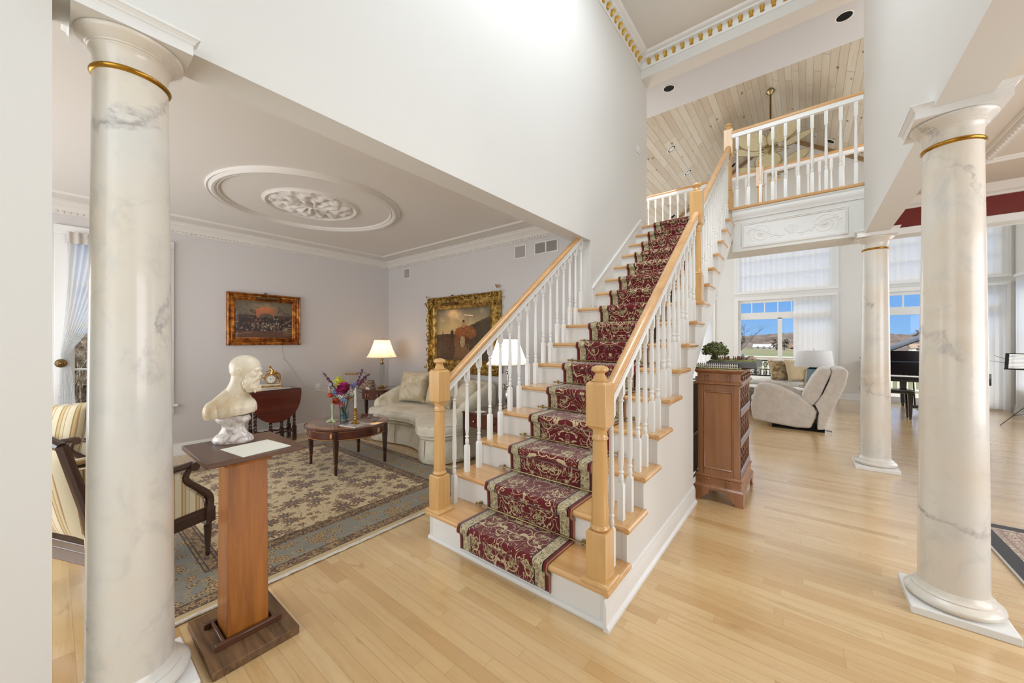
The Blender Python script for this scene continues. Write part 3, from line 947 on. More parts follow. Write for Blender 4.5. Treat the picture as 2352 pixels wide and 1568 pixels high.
# hall ceiling downlights
def downlight(label, loc, nrm=(0,0,-1), r=.075, dark=True, cat='recessed light'):
    t = thing('recessed_light', label, cat, loc, group='recessed lights in the upper ceilings')
    q = Vector(nrm).to_track_quat('Z', 'Y'); t.rotation_euler = q.to_euler()
    MB().lathe([(r, 0), (r*1.22, 0), (r*1.22, .004), (r*1.1, .008), (r, .008), (r, 0)], 32).build('trim_ring', TRIM, t)
    MB().lathe([(0, .001), (r*.99, .001), (r*.99, .005), (r*.6, .004), (0, .003)], 32).build('baffle', BLACKM, t)
    if not dark: MB().lathe([(0, .004), (r*.72, .004), (r*.72, .010), (r*.62, .016), (0, .016)], 32).build('bulb_face', PORC, t)
    return t
downlight('large black recessed light in the hall ceiling above the stair opening, left one', (-1.648, 5.93, 5.249))
downlight('large black recessed light in the hall ceiling above the stair opening, right one', (.361, 5.93, 5.249))

# pine vault of the great room
RX, RZ, SL, GY = -.575, 6.60, .675, 11.50
GXL, GXR = -4.30, 3.12
b = MB()
for (xa, xb) in ((GXL, RX), (RX, GXR)):
    za = RZ-SL*abs(xa-RX); zb = RZ-SL*abs(xb-RX)
    vs = [(xa,6.3,za),(xb,6.3,zb),(xb,GY+.2,zb),(xa,GY+.2,za),(xa,6.3,za+.12),(xb,6.3,zb+.12),(xb,GY+.2,zb+.12),(xa,GY+.2,za+.12)]
    b.add(vs, [(0,1,2,3),(7,6,5,4),(0,4,5,1),(1,5,6,2),(2,6,7,3),(3,7,4,0)])
struct('ceiling', b, PINE, flat=True)
struct('wall_gable', MB().prism([(GXL, 5.36), (GXR, 5.36), (GXR, 7.4), (GXL, 7.4)], 6.30, 6.45, 'y'), WALL, flat=True)
vz = lambda x: RZ-SL*abs(x-RX)
b = MB()
for (xa, xb) in ((GXL, RX), (RX, GXR)):
    b.bar((xa, GY-.02, vz(xa)-.05), (xb, GY-.02, vz(xb)-.05), .03, .09, up=(0,0,1))
struct('trim_6', b, wood('pine_trim', (168, 138, 100), (132, 104, 70), axis='x'), flat=True)
nl = Vector((SL, 0, -1)).normalized()
downlight('white ringed light high on the left slope of the pine ceiling', (-2.25, 8.28, vz(-2.25)-.002), Vector((SL, 0, -1)), .08, False)
downlight('white ringed light lower on the left slope of the pine ceiling', (-2.248, 9.68, vz(-2.248)-.002), Vector((SL, 0, -1)), .08, False)
downlight('black recessed light in pine ceiling right of the ceiling fan', (.442, 11.08, vz(.442)-.002), Vector((-SL, 0, -1)), .08)
downlight('black recessed light in pine ceiling beside the top newel post', (-1.50, 11.17, vz(-1.50)-.002), Vector((SL, 0, -1)), .08)
downlight('black recessed light seen between far balusters above the top step', (-3.006, 11.19, vz(-3.006)-.002), Vector((SL, 0, -1)), .08)

# ================================================================== living room things
random.seed(11)
# ---- oriental rug
def rug_mat():
    m = Mat('oriental_rug', L((186, 162, 118)), .9, sheen=.2, spec=.2); p = m.vec('pos'); x, y, z = m.xyz(p)
    X0, X1, Y0, Y1 = RUG
    d = (x-X0).min(X1-x).min((y-Y0).min(Y1-y))
    q = m.comb(x, y, 0)
    def flowers(scale, rnd, Rm, pet, ofs):
        vo = m.voro(m.comb(x+ofs, y, 0), scale, rnd, dim='2D'); sub = m.node('ShaderNodeVectorMath'); sub.operation = 'SUBTRACT'
        m.link(m.comb(x+ofs, y, 0), sub.inputs[0]); m.link(vo.outputs['Position'], sub.inputs[1])
        dx, dy, _ = m.xyz(sub.outputs[0]); r = (dx*dx+dy*dy).sqrt(); th = dy.at2(dx); c = m.xyz(vo.outputs['Color'])
        R = ((th*pet+c[0]*6).cos()*.25+.75)*(c[1]*.5+.6)*Rm
        inside = r.lt(R); ring = (r*(2*pi/.018)).sin().gt(.1)
        rays = (th*pet+c[0]*6).cos().gt(.2)
        return inside, ring, rays, c, r, th
    i1, ring1, rays1, c1, r1, th1 = flowers(4.6, .8, .085, 9, 0)
    i2, ring2, _, c2, r2, th2 = flowers(9.5, .9, .030, 5, 7)
    i3, ring3, rays3, c3, r3, th3 = flowers(6.6, .9, .050, 7, 13)
    nz = m.noise(q, 5.5, 1, .4, 1.8); nz2 = m.noise(m.comb(x+3, y, 1), 8, 1, .4, 1.5)
    vine = nz.band(.5, .012).max(nz2.band(.52, .010))
    brown = L((92, 60, 40)); tan = L((196, 172, 128)); dk = L((58, 44, 38)); blue = L((130, 134, 134)); rust = L((140, 92, 56))
    f = m.mix(m.noise(q, 3, 2)*.5, L((216, 196, 156)), L((204, 180, 134)))
    f = m.mix(vine*.75, f, L((120, 96, 72)))
    f = m.mix(i2, f, m.mix(ring2*1, L((112, 78, 54)), L((168, 140, 104))))
    f = m.mix(i3, f, m.mix((ring3*.5+rays3*.4), L((176, 150, 112)), L((104, 72, 48))))
    f = m.mix(i1, f, m.mix((ring1*.5+rays1*.5), L((150, 120, 96)), brown)); f = m.mix(r1.lt(.014)*i1, f, L((120, 128, 132)))
    bl = m.mix(m.noise(q, 6, 3), L((146, 142, 128)), L((120, 120, 112)))
    bl = m.mix(vine*.7, bl, L((176, 150, 104))); bl = m.mix(i2, bl, m.mix(ring2*1, L((180, 152, 104)), brown))
    bl = m.mix(i3, bl, m.mix((ring3*.5+rays3*.5), L((188, 164, 116)), L((116, 82, 50))))
    bl = m.mix(i1*(d.band(.235, .085)), bl, m.mix((ring1*.6+rays1*.4), L((186, 160, 110)), L((110, 76, 48))))
    g = m.noise(m.comb(x, y, 4), 26, 2, .5, 2); gd = m.mix(g.step(.42, .58), L((92, 62, 40)), L((172, 142, 96)))
    gd = m.mix(m.noise(m.comb(x, y, 9), 40, 1, .5, 2).band(.5, .02), gd, dk)
    c = m.mix(d.lt(.47), f, gd); c = m.mix(d.lt(.375), c, bl); c = m.mix(d.lt(.125), c, gd)
    c = m.mix(d.lt(.05), c, tan)
    for e_ in (.47, .375, .125, .05, .395, .45): c = m.mix(d.band(e_, .003), c, dk)
    c = m.mix(d.lt(.012), c, L((206, 194, 172)))
    m.color(c); m.bump(m.noise(p, 320, 2), .5, .004)
    return m.mat
RUG = (-5.35, -2.345, .18, 2.66)
b = MB(); b.box(RUG[0], RUG[1], RUG[2], RUG[3], .0015, .009)
rg = thing('area_rug', 'large beige floral oriental rug with grey-blue border under the coffee table', 'rug', (-3.85, 1.4, 0))
b.build('pile', rug_mat(), rg, world=True, bevel=.003)
b = MB(); yy = RUG[2]
b.tube([(RUG[1]+.010, RUG[2]+t*(RUG[3]-RUG[2])/60, .008+.002*sin(t*2.3)) for t in range(61)], .011, 8, flat=.6)
b.build('bound_edge', fabric('rug_edge', (222, 218, 206), (200, 194, 180), sc=40), rg, world=True)

# ---- pedestal
pd = thing('pedestal', 'tall oak pedestal with dark slab top and base beside the left column', 'pedestal', (-2.045, .555, 0))
WDK = wood('pedestal_dark_top', (104, 70, 46), (62, 38, 24), rough=.4, axis='x', coat=.15)
OAKZ = wood('pedestal_oak', (180, 112, 40), (112, 60, 14), rough=.38, axis='z', coat=.2, scale=1.5)
WDB = wood('pedestal_rough_base', (140, 104, 68), (30, 20, 12), rough=.6, axis='x', coat=.0, scale=1.8)
MB().cbox((0, 0, .019), (.43, .32, .034)).build('base', WDB, pd, bevel=.003)
b = MB(); b.box(-.105, -.085, -.125, .125, .036, .062); b.box(.085, .105, -.125, .125, .036, .062)
b.cbox((0, -.095, .05), (.17, .012, .028)); b.cbox((0, .095, .05), (.17, .012, .028)); b.build('base_cleat', wood('cleat_brown', (96, 58, 36), (60, 36, 22), axis='y'), pd, bevel=.003)
MB().loftsq([(.077, .079, .036), (.073, .075, .80)]).build('shaft', OAKZ, pd, bevel=.002)
MB().loftsq([(.085, .088, .80), (.092, .095, .815), (.125, .12, .842), (.13, .125, .843)]).build('collar', OAKZ, pd, bevel=.002)
MB().cbox((0, 0, .8555), (.43, .36, .021)).build('top', WDK, pd, bevel=.004)
b = MB(); b.add([(-2.075,.375,0),(-1.845,.385,0),(-1.850,.585,0),(-2.055,.60,0),(-2.075,.375,.0022),(-1.845,.385,.0022),(-1.850,.585,.0022),(-2.055,.60,.0022)], [(3,2,1,0),(4,5,6,7),(0,1,5,4),(1,2,6,5),(2,3,7,6),(3,0,4,7)])
pp = thing('paper_sheet', 'blank white sheet of paper lying on the pedestal before the bust', 'paper', (-1.99, .55, .8665), radians(8))
MB().box(-.06, .15, -.075, .12, 0, .002).build('sheet', PAPER, pp, flat=True)

# ---- marble bust (profile to the right)
def make_bust():
    t = thing('bust', 'cream marble bust of a bearded man in profile, on the wooden pedestal', 'bust', (-2.155, .545, .8665), radians(50))
    stone = Mat('bust_marble', L((222, 208, 182)), .38, coat=.1); v = stone.vec(); n = stone.noise(v, 7, 4, .6)
    stone.color(stone.ramp(n, [(.35, L((206, 184, 148))), (.5, L((226, 214, 190))), (.7, L((236, 228, 210)))]))
    stone.bump(stone.noise(v, 60, 3), .4, .004)
    # local x = facing direction, -y = towards the viewer; the torso is turned a little towards the viewer
    b = MB()
    ax = Vector((.69, .72, 0))
    b.ball((.060, 0, .368), 1, 32, 22, (.077, .059, .058))                 # skull
    b.ball((.048, 0, .352), 1, 24, 16, (.062, .056, .050))
    b.ball((.094, 0, .335), 1, 24, 16, (.043, .043, .050))                 # face
    b.tube([(.126, -.030, .351), (.135, -.012, .356), (.137, 0, .353), (.135, .012, .356), (.126, .030, .351)], [.006, .0085, .008, .0085, .006], 10)   # brow
    b.tube([(.134, 0, .350), (.139, 0, .338), (.144, 0, .325)], [.0055, .007, .0095], 12)    # nose
    for sg in (-1, 1):
        b.ball((.134, sg*.0075, .321), .006, 10, 6)
        b.ball((.118, sg*.025, .330), .014, 12, 8, (1, .8, .8))             # cheekbone
        b.ball((.120, sg*.023, .344), .0085, 12, 8, (.9, 1.2, .62))         # eye
        b.tube([(.136, sg*.003, .3135), (.130, sg*.014, .309), (.116, sg*.026, .300)], [.0055, .0065, .006], 8)     # moustache
        b.tube([(.069, sg*.056, .356), (.062, sg*.064, .361), (.053, sg*.066, .352), (.055, sg*.064, .340), (.063, sg*.059, .332)], [.0045, .005, .005, .0045, .004], 8)   # ear
        b.ball((.063, sg*.058, .346), .007, 8, 6)
    b.ball((.084, 0, .292), 1, 22, 16, (.040, .044, .042))                  # beard mass
    b.ball((.104, 0, .268), 1, 18, 12, (.024, .028, .024))
    random.seed(5)
    for i in range(150):
        th = random.uniform(-1.35, 1.35)*1.35; ph_ = random.uniform(-1.35, .45)
        c = Vector((.084+.040*cos(ph_)*cos(th), .044*cos(ph_)*sin(th), .292+.044*sin(ph_)))
        if c.z > .304 and abs(c.y) < .028 and c.x > .10: continue
        b.ball(c, random.uniform(.0055, .0095), 8, 6, (1, 1, 1.2))
    for i in range(30):
        c = Vector((.104+.024*cos(random.uniform(-1.6, 1.6)), random.uniform(-.026, .026), random.uniform(.246, .280))); b.ball(c, .0075, 8, 6)
    b.tube([(.0, 0, .20), (.018, 0, .245), (.034, 0, .285), (.042, 0, .330)], [.070, .052, .047, .046], 26)     # neck
    def eb(c, ra, rf, rz):
        """ellipsoid lined up with the shoulder axis"""
        q = MB(); q.ball((0, 0, 0), 1, 30, 20, (ra, rf, rz)); R = Matrix.Rotation(atan2(ax.y, ax.x), 3, 'Z')
        b.add([tuple(R@Vector(p)+Vector(c)) for p in q.v], q.f)
    eb((.004, 0, .166), .100, .080, .086)
    for sg in (-1, 1):
        c = Vector((.0, 0, .158))+ax*(.076*sg)+Vector((-.012 if sg < 0 else -.01, 0, 0)); b.ball(c, .050, 20, 14, (1, 1, 1.12))
    fw_ = Vector((.72, -.69, 0))
    for sg in (-1, 1):
        c = Vector((.004, 0, .168))+fw_*.040+ax*(.034*sg); b.ball(c, .041, 20, 14, (1, 1, 1.0))
    b.ball((.066, .0, .172), .050, 22, 16)
    b.tube([(.0, -.005, .225), (-.042, -.035, .185), (-.074, -.055, .150)], [.05, .048, .046], 18)
    b.box(-.085, .085, -.055, .055, .10, .175)
    b.v = [(p[0]*.84, p[1]*.95, p[2]*.98) for p in b.v]
    tmp = b.build('figure_form', stone.mat, None, merge=False)
    r = tmp.modifiers.new('remesh', 'REMESH'); r.mode = 'VOXEL'; r.voxel_size = .0026; r.use_smooth_shade = True
    s_ = tmp.modifiers.new('smooth', 'SMOOTH'); s_.factor = .5; s_.iterations = 3
    dg_ = bpy.context.evaluated_depsgraph_get(); me = bpy.data.meshes.new_from_object(tmp.evaluated_get(dg_))
    bpy.data.objects.remove(tmp)
    bm = bmesh.new(); bm.from_mesh(me)
    geo = bm.verts[:]+bm.edges[:]+bm.faces[:]
    cut = bmesh.ops.bisect_plane(bm, geom=geo, plane_co=(0, 0, .130), plane_no=(.12, 0, -1), clear_outer=True)
    bmesh.ops.holes_fill(bm, edges=[e for e in bm.edges if e.is_boundary], sides=0)
    bm.to_mesh(me); bm.free(); me.shade_smooth(); me.set_sharp_from_angle(angle=radians(50))
    o = bpy.data.objects.new('figure', me); COL.objects.link(o); o.parent = t
    # socle
    veined = Mat('bust_socle_marble', L((214, 204, 196)), .3, coat=.3); v = veined.vec()
    w = veined.noise(v, 22, 5, .65, 1.5); veined.color(veined.ramp(w, [(.35, L((238, 234, 226))), (.52, L((214, 204, 196))), (.6, L((168, 152, 148))), (.72, L((226, 218, 206)))]))
    q = MB(); q.lathe([(.0, 0), (.082, 0), (.087, .008), (.085, .020), (.076, .032), (.062, .042), (.053, .056), (.047, .070), (.048, .082), (.058, .092), (.070, .100), (.074, .108), (.073, .118), (.066, .128), (0, .132)], 40); q.v = [(p[0], p[1]*.62, p[2]) for p in q.v]
    q.build('socle', veined.mat, t)
    return t
make_bust()

# ---- coffee table
def inlay(name='coffee_table_top'):
    m = Mat(name, L((120, 76, 50)), .10, coat=.8); v = m.vec(); x, y, z = m.xyz(v); r = (x*x+y*y).sqrt(); th = y.at2(x)
    g = m.noise(m.map(v, (3, 20, 3)), 1, 4); c = m.mix(g, L((120, 78, 52)), L((84, 48, 32)))
    g2 = m.noise(m.comb(th*14, r*5, 0), 2, 3); rim = m.mix(g2, L((176, 122, 76)), L((148, 96, 58)))
    c = m.mix(r.gt(.385), c, rim); c = m.mix(r.band(.385, .003), c, L((210, 160, 100))); c = m.mix(r.gt(.475), c, L((80, 40, 26)))
    m.color(c); return m.mat
ct = thing('coffee_table', 'round dark mahogany coffee table with inlaid top on the beige rug', 'coffee table', (-3.955, 2.045, .0095))
MB().lathe([(0, .438), (.482, .438), (.492, .444), (.494, .452), (.490, .459), (.48, .462), (0, .462)], 72).build('top', inlay(), ct)
b = MB(); b.lathe([(.445, .345), (.462, .345), (.462, .438), (.445, .438)], 72); b.f = b.f
b.build('apron', MAHO, ct, ang=40)
b = MB(); b.lathe([(.4625, .349), (.4645, .350), (.4645, .353), (.4625, .354)], 72); b.lathe([(.4625, .428), (.4642, .429), (.4642, .431), (.4625, .432)], 72)
b.build('inlay_line', Mat('inlay_wood', L((206, 150, 92)), .3).mat, ct)
for i, (sx_, sy_) in enumerate(((-1,-1),(1,-1),(1,1),(-1,1))):
    px, py = sx_*.325, sy_*.315
    l = MB().loftsq([(.0125, 0), (.0145, .075), (.0145, .085), (.016, .10), (.026, .34), (.026, .436)], (px, py, 0))
    lo = l.build('leg', MAHOZ, ct, bevel=.002)
    MB().loftsq([(.0157, .098), (.0172, .100), (.0174, .106), (.0162, .108)], (px, py, 0)).build('inlay_band', Mat('inlay_rust', L((150, 74, 38)), .3).mat, lo)
    rr = sqrt(px*px+py*py); k = .4655/rr
b = MB()
for a in (-120, -50, 20, 90, 160): 
    ca, sa = cos(radians(a)), sin(radians(a))
    for k in range(1): b.ball((.4635*ca, .4635*sa, .392), .02, 14, 10, (abs(sa)*.9+.12, abs(ca)*.9+.12, 1.5))
b.build('inlay_oval', Mat('inlay_pale', L((216, 160, 104)), .3).mat, ct)
TT = .0095+.462
# magazine
mg = thing('magazine', 'white glossy magazine lying under the candlestick on the coffee table', 'magazine', (-3.70, 1.985, TT+.001), radians(12))
MB().box(-.11, .12, -.10, .10, 0, .010).build('pages', Mat('page_edges', L((226, 222, 212)), .6).mat, mg, flat=True)
cm = Mat('magazine_cover', L((190, 186, 184)), .15, coat=.6); n = cm.noise(cm.vec(), 9, 4); cm.color(cm.ramp(n, [(.35, L((150, 142, 140))), (.5, L((196, 190, 188))), (.65, L((222, 220, 218)))]))
MB().box(-.112, .122, -.102, .102, .010, .0115).build('cover', cm.mat, mg, flat=True)
# candlestick and candle
cs = thing('candlestick', 'twisted brass candlestick holding a tall white candle on the magazine', 'candlestick', (-3.715, 2.00, TT+.0135))
MB().lathe([(0, 0), (.042, 0), (.044, .004), (.038, .009), (.022, .016), (.016, .024), (.018, .028), (.010, .034), (0, .034)], 28).build('base', BRASS, cs)
b = MB(); 
for ph in (0, pi):
    b.tube([(.0075*cos(ph+k*.55), .0075*sin(ph+k*.55), .032+k*.0042) for k in range(24)], .0085, 8)
b.build('twisted_stem', BRASS, cs)
MB().lathe([(0, .130), (.014, .130), (.020, .136), (.020, .139), (.013, .142), (.014, .160), (.016, .163), (0, .163)], 20).build('cup', BRASS, cs)
MB().lathe([(0, .158), (.012, .158), (.0105, .28), (.006, .376), (.001, .380)], 16).build('candle', Mat('candle_wax', L((232, 224, 206)), .45).mat, cs)
# starfish vase
sf = thing('bud_vase', 'slim pale green vase on a starfish foot beside the flowers', 'vase', (-4.065, 1.925, TT+.001))
gm = Mat('celadon_glaze', L((190, 196, 160)), .3, coat=.4)
b = MB(); vs = []; nn = 60
for rr, zz in ((0, .030), (.35, .024), (.7, .012), (1, .004), (1, 0)):
    for k in range(nn):
        a = 2*pi*k/nn; R = .075*(.38+.62*abs(cos(a*2.5))**2.2)*rr; vs.append((R*cos(a), R*sin(a), zz))
fs = []
for j in range(4):
    for k in range(nn): k2 = (k+1) % nn; fs.append((j*nn+k, (j+1)*nn+k, (j+1)*nn+k2, j*nn+k2))
b.add(vs, fs); b.build('starfish_foot', gm.mat, sf)
MB().lathe([(.018, .022), (.012, .045), (.010, .08), (.012, .13), (.016, .17), (.019, .19), (.017, .19), (.01, .14), (0, .13)], 20).build('neck', gm.mat, sf)
# flower arrangement
fv = thing('flower_arrangement', 'mixed bouquet with magenta, yellow and orange flowers in a glass vase', 'flower arrangement', (-4.02, 2.035, TT+.001))
MB().lathe([(0, 0), (.038, 0), (.040, .01), (.040, .085), (.046, .14), (.044, .14), (.038, .085), (.037, .012), (0, .012)], 32).build('vase', VASEG, fv)
b = MB()
random.seed(8)
for k in range(60):
    a = random.uniform(0, 2*pi); r = random.uniform(0, .032); b.ball((r*cos(a), r*sin(a), .014+random.random()*.055), .007, 8, 5)
b.build('glass_beads', Mat('teal_beads', L((30, 120, 140)), .1, coat=.8).mat, fv)
ct.scale = (.87, .87, 1.0)
fv.scale = (1.18, 1.18, 1.15)
def flower(kind, c, d, R, col, nm):
    """petalled bloom at c facing d"""
    d = Vector(d).normalized(); q = d.to_track_quat('Z', 'Y').to_matrix(); b = MB()
    if kind == 'peony':
        for ly in range(5):
            n = 9-ly
            for k in range(n):
                a = 2*pi*k/n+ly*.5; tilt = .25+ly*.28; ln = R*(1-ly*.12)
                def fn(u, v, a=a, tilt=tilt, ln=ln):
                    w = ln*.42*sin(pi*min(1, v*.9+.06))*(1+.1*sin(u*9)); s_ = (u-.5)*2
                    r = ln*v*cos(tilt*v*1.1); z = ln*v*sin(tilt*v*1.6)+.12*ln*s_*s_+ly*R*.05
                    x = r*cos(a)-w*s_*sin(a); y = r*sin(a)+w*s_*cos(a)
                    return tuple(Vector(c)+q@Vector((x, y, z)))
                b.grid(fn, 4, 5)
    elif kind == 'puff':
        b.ball(c, R*.62, 14, 10)
        random.seed(int(R*9999))
        for k in range(70):
            v = Vector((random.gauss(0,1), random.gauss(0,1), random.gauss(0,1))).normalized()
            b.tube([Vector(c)+v*R*.5, Vector(c)+v*R], [R*.12, R*.03], 5)
    elif kind == 'tulip':
        for k in range(6):
            a = pi/3*k
            def fn(u, v, a=a):
                s_ = (u-.5)*2; w = R*.55*sin(pi*min(1, v*.85+.1)); r = R*.55*sin(min(pi*.75, v*2.3)); z = R*1.5*v
                return tuple(Vector(c)+q@Vector((r*cos(a)-w*s_*sin(a), r*sin(a)+w*s_*cos(a), z-R*.6)))
            b.grid(fn, 4, 6)
    elif kind == 'cluster':
        random.seed(int(c[0]*999+c[2]*77))
        for k in range(16):
            v = Vector((random.gauss(0,1), random.gauss(0,1), random.gauss(0,1))).normalized()*R*random.uniform(.4, 1)
            b.ball(Vector(c)+v, R*.26, 8, 5)
    fm = Mat(nm, L(col), .55, sheen=.2); nn = fm.noise(fm.vec(), 40, 2); fm.color(fm.mix(nn, tuple(x*.6 for x in L(col)), tuple(min(1, x*1.25) for x in L(col))))
    return b.build('bloom', fm.mat, fv, ang=60)
rt = Vector((.781, .624, 0)); vw = Vector((.62, -.78, 0))     # screen right / towards viewer
def FP(a, z, f=0): return tuple(rt*a + vw*f + Vector((0, 0, z)))
BL = [('peony', FP(.035, .30, .07), (.3, -.6, .5), .075, (190, 30, 120), 'magenta_petals'),
      ('puff', FP(-.055, .375, .0), (0, 0, 1), .055, (208, 206, 66), 'yellow_petals'),
      ('tulip', FP(-.035, .20, .08), (.4, -.7, -.1), .042, (224, 84, 40), 'orange_petals'),
      ('tulip', FP(-.100, .245, .05), (-.2, -.7, .3), .034, (222, 90, 56), 'coral_petals'),
      ('tulip', FP(.07, .225, .07), (.5, -.5, 0), .03, (226, 150, 60), 'amber_petals'),
      ('puff', FP(-.045, .285, .07), (0, 0, 1), .032, (86, 140, 200), 'blue_petals'),
      ('puff', FP(.045, .215, .09), (0, 0, 1), .026, (120, 150, 196), 'pale_blue_petals'),
      ('puff', FP(.10, .345, .03), (0, 0, 1), .034, (150, 146, 200), 'lilac_petals'),
      ('cluster', FP(.105, .28, .06), (0, 0, 1), .032, (240, 238, 224), 'white_petals'),
      ('cluster', FP(.02, .245, .10), (0, 0, 1), .026, (238, 236, 228), 'cream_petals'),
      ('cluster', FP(-.13, .33, .02), (0, 0, 1), .03, (196, 190, 210), 'grey_lilac_petals'),
      ('cluster', FP(.0, .165, .07), (0, 0, 1), .03, (196, 90, 110), 'rose_petals'),
      ('cluster', FP(-.11, .29, .03), (0, 0, 1), .026, (226, 190, 150), 'peach_petals')]
for bb in BL: flower(*bb)
b = MB()
for bb in BL: b.tube(catmull([(0, 0, .02), tuple(Vector(bb[1])*.35+Vector((0, 0, .05))), bb[1]], 5), .0022, 5)
for k in range(26):
    a = random.uniform(0, 2*pi); r = random.uniform(.03, .13); z = random.uniform(.14, .32)
    c = Vector((r*cos(a), r*sin(a), z)); d = Vector((cos(a), sin(a), random.uniform(-.2, .8))).normalized(); sd = d.cross(Vector((0, 0, 1))).normalized()
    def fn(u, v): return tuple(c+d*(v*.07)+sd*((u-.5)*.026*sin(pi*min(1, v+.02)))+Vector((0, 0, -.02*v*v)))
    b.grid(fn, 3, 5)
b.build('foliage', Mat('bouquet_leaf', L((58, 84, 44)), .5).mat, fv)
PLUM = Mat('plum_sprig', L((96, 40, 78)), .5).mat
for (a0, z0, a1, z1) in ((-.06, .27, -.21, .47), (-.05, .25, -.17, .43), (.09, .27, .24, .46), (.08, .3, .21, .44), (.1, .3, .18, .5)):
    b = MB(); p0 = Vector(FP(a0, z0)); p1 = Vector(FP(a1, z1)); b.tube([p0, p1], .002, 5)
    for k in range(9):
        t = .35+.07*k; b.ball(p0.lerp(p1, t)+Vector((random.uniform(-.008, .008), random.uniform(-.008, .008), random.uniform(-.006, .006))), .0085, 7, 5)
    b.build('plum_sprig', PLUM, fv)
b = MB()
for (a0, z0, a1, z1) in ((-.06, .24, -.33, .36), (-.05, .24, -.30, .30), (-.1, .3, -.26, .40), (.0, .3, .03, .50), (-.02, .34, -.01, .50), (-.02, .34, -.035, .49)):
    b.tube(catmull([FP(a0, z0), FP((a0+a1)/2, (z0+z1)/2+.012), FP(a1, z1)], 5), .0013, 5)
b.build('dried_twigs', Mat('dried_twig', L((170, 160, 130)), .7).mat, fv)

# ---- kidney sofa
SOF = fabric('sofa_damask', (234, 228, 210), (214, 203, 178), sc=6, contrast=(.45, .7), sheen=.15)
sf_ = thing('sofa', 'cream damask kidney-shaped sofa under the large gold-framed painting', 'sofa', (-3.95, 3.1, 0))
front = [(-4.83, 2.92), (-4.68, 2.70), (-4.35, 2.735), (-4.02, 2.80), (-3.74, 2.76), (-3.50, 2.60), (-3.28, 2.50), (-3.06, 2.60), (-2.96, 2.86), (-2.95, 3.15)]
backp = [(-3.02, 3.50), (-3.30, 3.66), (-3.95, 3.68), (-4.55, 3.66), (-4.82, 3.50), (-4.90, 3.20)]
outl = [(p.x, p.y) for p in catmull([(a, c, 0) for a, c in front+backp], 6, closed=True)]
ol = [(x+3.95, y-3.1) for x, y in outl]
b = MB(); outline_loft(b, ol, [(.045, .012), (.038, .02), (.05, .15), (.062, .255), (.075, .27)])
b.build('skirt', SOF, sf_, ang=60)
b = MB(); outline_loft(b, ol, [(.08, .255), (.045, .265), (.03, .285), (.045, .305), (.10, .31)]); b.build('welt_roll', SOF, sf_, ang=60)
b = MB(); outline_loft(b, ol, [(.10, .302), (.035, .308), (.012, .325), (.004, .35), (.004, .385), (.012, .415), (.035, .435), (.09, .447), (.16, .452)])
b.build('seat_cushion', SOF, sf_, ang=60)
b = MB(); outline_loft(b, ol, [(.012, .320), (.001, .324), (-.001, .328), (.001, .332), (.012, .336)]); outline_loft(b, ol, [(.03, .420), (.015, .424), (.013, .428), (.015, .432), (.03, .436)])
b.build('piping', SOF, sf_)
# tub back
bk = catmull([(-4.80, 2.86, .54), (-4.87, 3.05, .60), (-4.89, 3.30, .68), (-4.78, 3.55, .77), (-4.45, 3.66, .81), (-3.95, 3.68, .82), (-3.40, 3.66, .82), (-3.08, 3.52, .82), (-2.97, 3.22, .78), (-2.955, 2.92, .66), (-3.0, 2.78, .58)], 6)
def back_shell():
    b = MB(); n = len(bk); vs = []; m = 14
    for i, p in enumerate(bk):
        a = bk[max(0, i-1)]; c = bk[min(n-1, i+1)]; d = (c-a); d.z = 0; d.normalize(); nn = Vector((d.y, -d.x, 0))   # inward
        H = p.z; e_ = min(1, min(i, n-1-i)/5); th = .17*(.55+.45*e_)
        sec = [(0, .05), (0, .25), (0, H-.10), (.006, H-.04), (.03, H-.008), (.06, H), (.10, H-.008), (th-.03, H-.03), (th-.008, H-.08), (th, H-.14), (th+.01, .42), (th+.005, .33), (th-.05, .2), (th-.06, .05)]
        for (o, z) in sec: q = p+nn*o; vs.append((q.x+3.95, q.y-3.1, z))
    fs = []
    for i in range(n-1):
        for k in range(m-1): fs.append((i*m+k, (i+1)*m+k, (i+1)*m+k+1, i*m+k+1))
    fs.append(tuple(range(m))); fs.append(tuple((n-1)*m+k for k in range(m))[::-1])
    b.add(vs, fs); return b
back_shell().build('backrest', SOF, sf_, ang=60)
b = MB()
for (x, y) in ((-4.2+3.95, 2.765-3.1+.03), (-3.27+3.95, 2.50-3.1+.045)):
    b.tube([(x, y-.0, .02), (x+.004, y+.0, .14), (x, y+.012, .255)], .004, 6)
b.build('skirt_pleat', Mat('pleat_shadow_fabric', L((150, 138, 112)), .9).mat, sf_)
PIL = fabric('damask_pillow', (226, 216, 192), (198, 180, 144), sc=9, contrast=(.4, .65))
def pillow(name, label, c, size, rz, tilt, mat, group=None, roll=0, cat='throw pillow', par=None):
    t = thing(name, label, cat, c, 0, group); t.rotation_euler = (tilt, roll, rz)
    MB().cushion((0, 0, size[1]/2), size, n=14).build('cover', mat, t, ang=70, merge=True)
    return t
pillow('throw_pillow', 'left square damask pillow leaning on the sofa back beside the lamp', (-4.50, 3.27, .468), (.50, .45, .19), radians(12), radians(-14), PIL, 'pillows on the kidney sofa')
pillow('throw_pillow', 'middle square damask pillow standing on its corner behind the left newel', (-3.93, 3.28, .468), (.50, .46, .19), radians(2), radians(-14), PIL, 'pillows on the kidney sofa', roll=radians(6))
pillow('throw_pillow', 'soft cream satin pillow slumped at the right end of the sofa', (-3.42, 3.22, .50), (.46, .36, .22), radians(-28), radians(-26), fabric('satin_pillow', (224, 216, 196), (204, 190, 160), rough=.45, sc=7), 'pillows on the kidney sofa', roll=radians(-12))

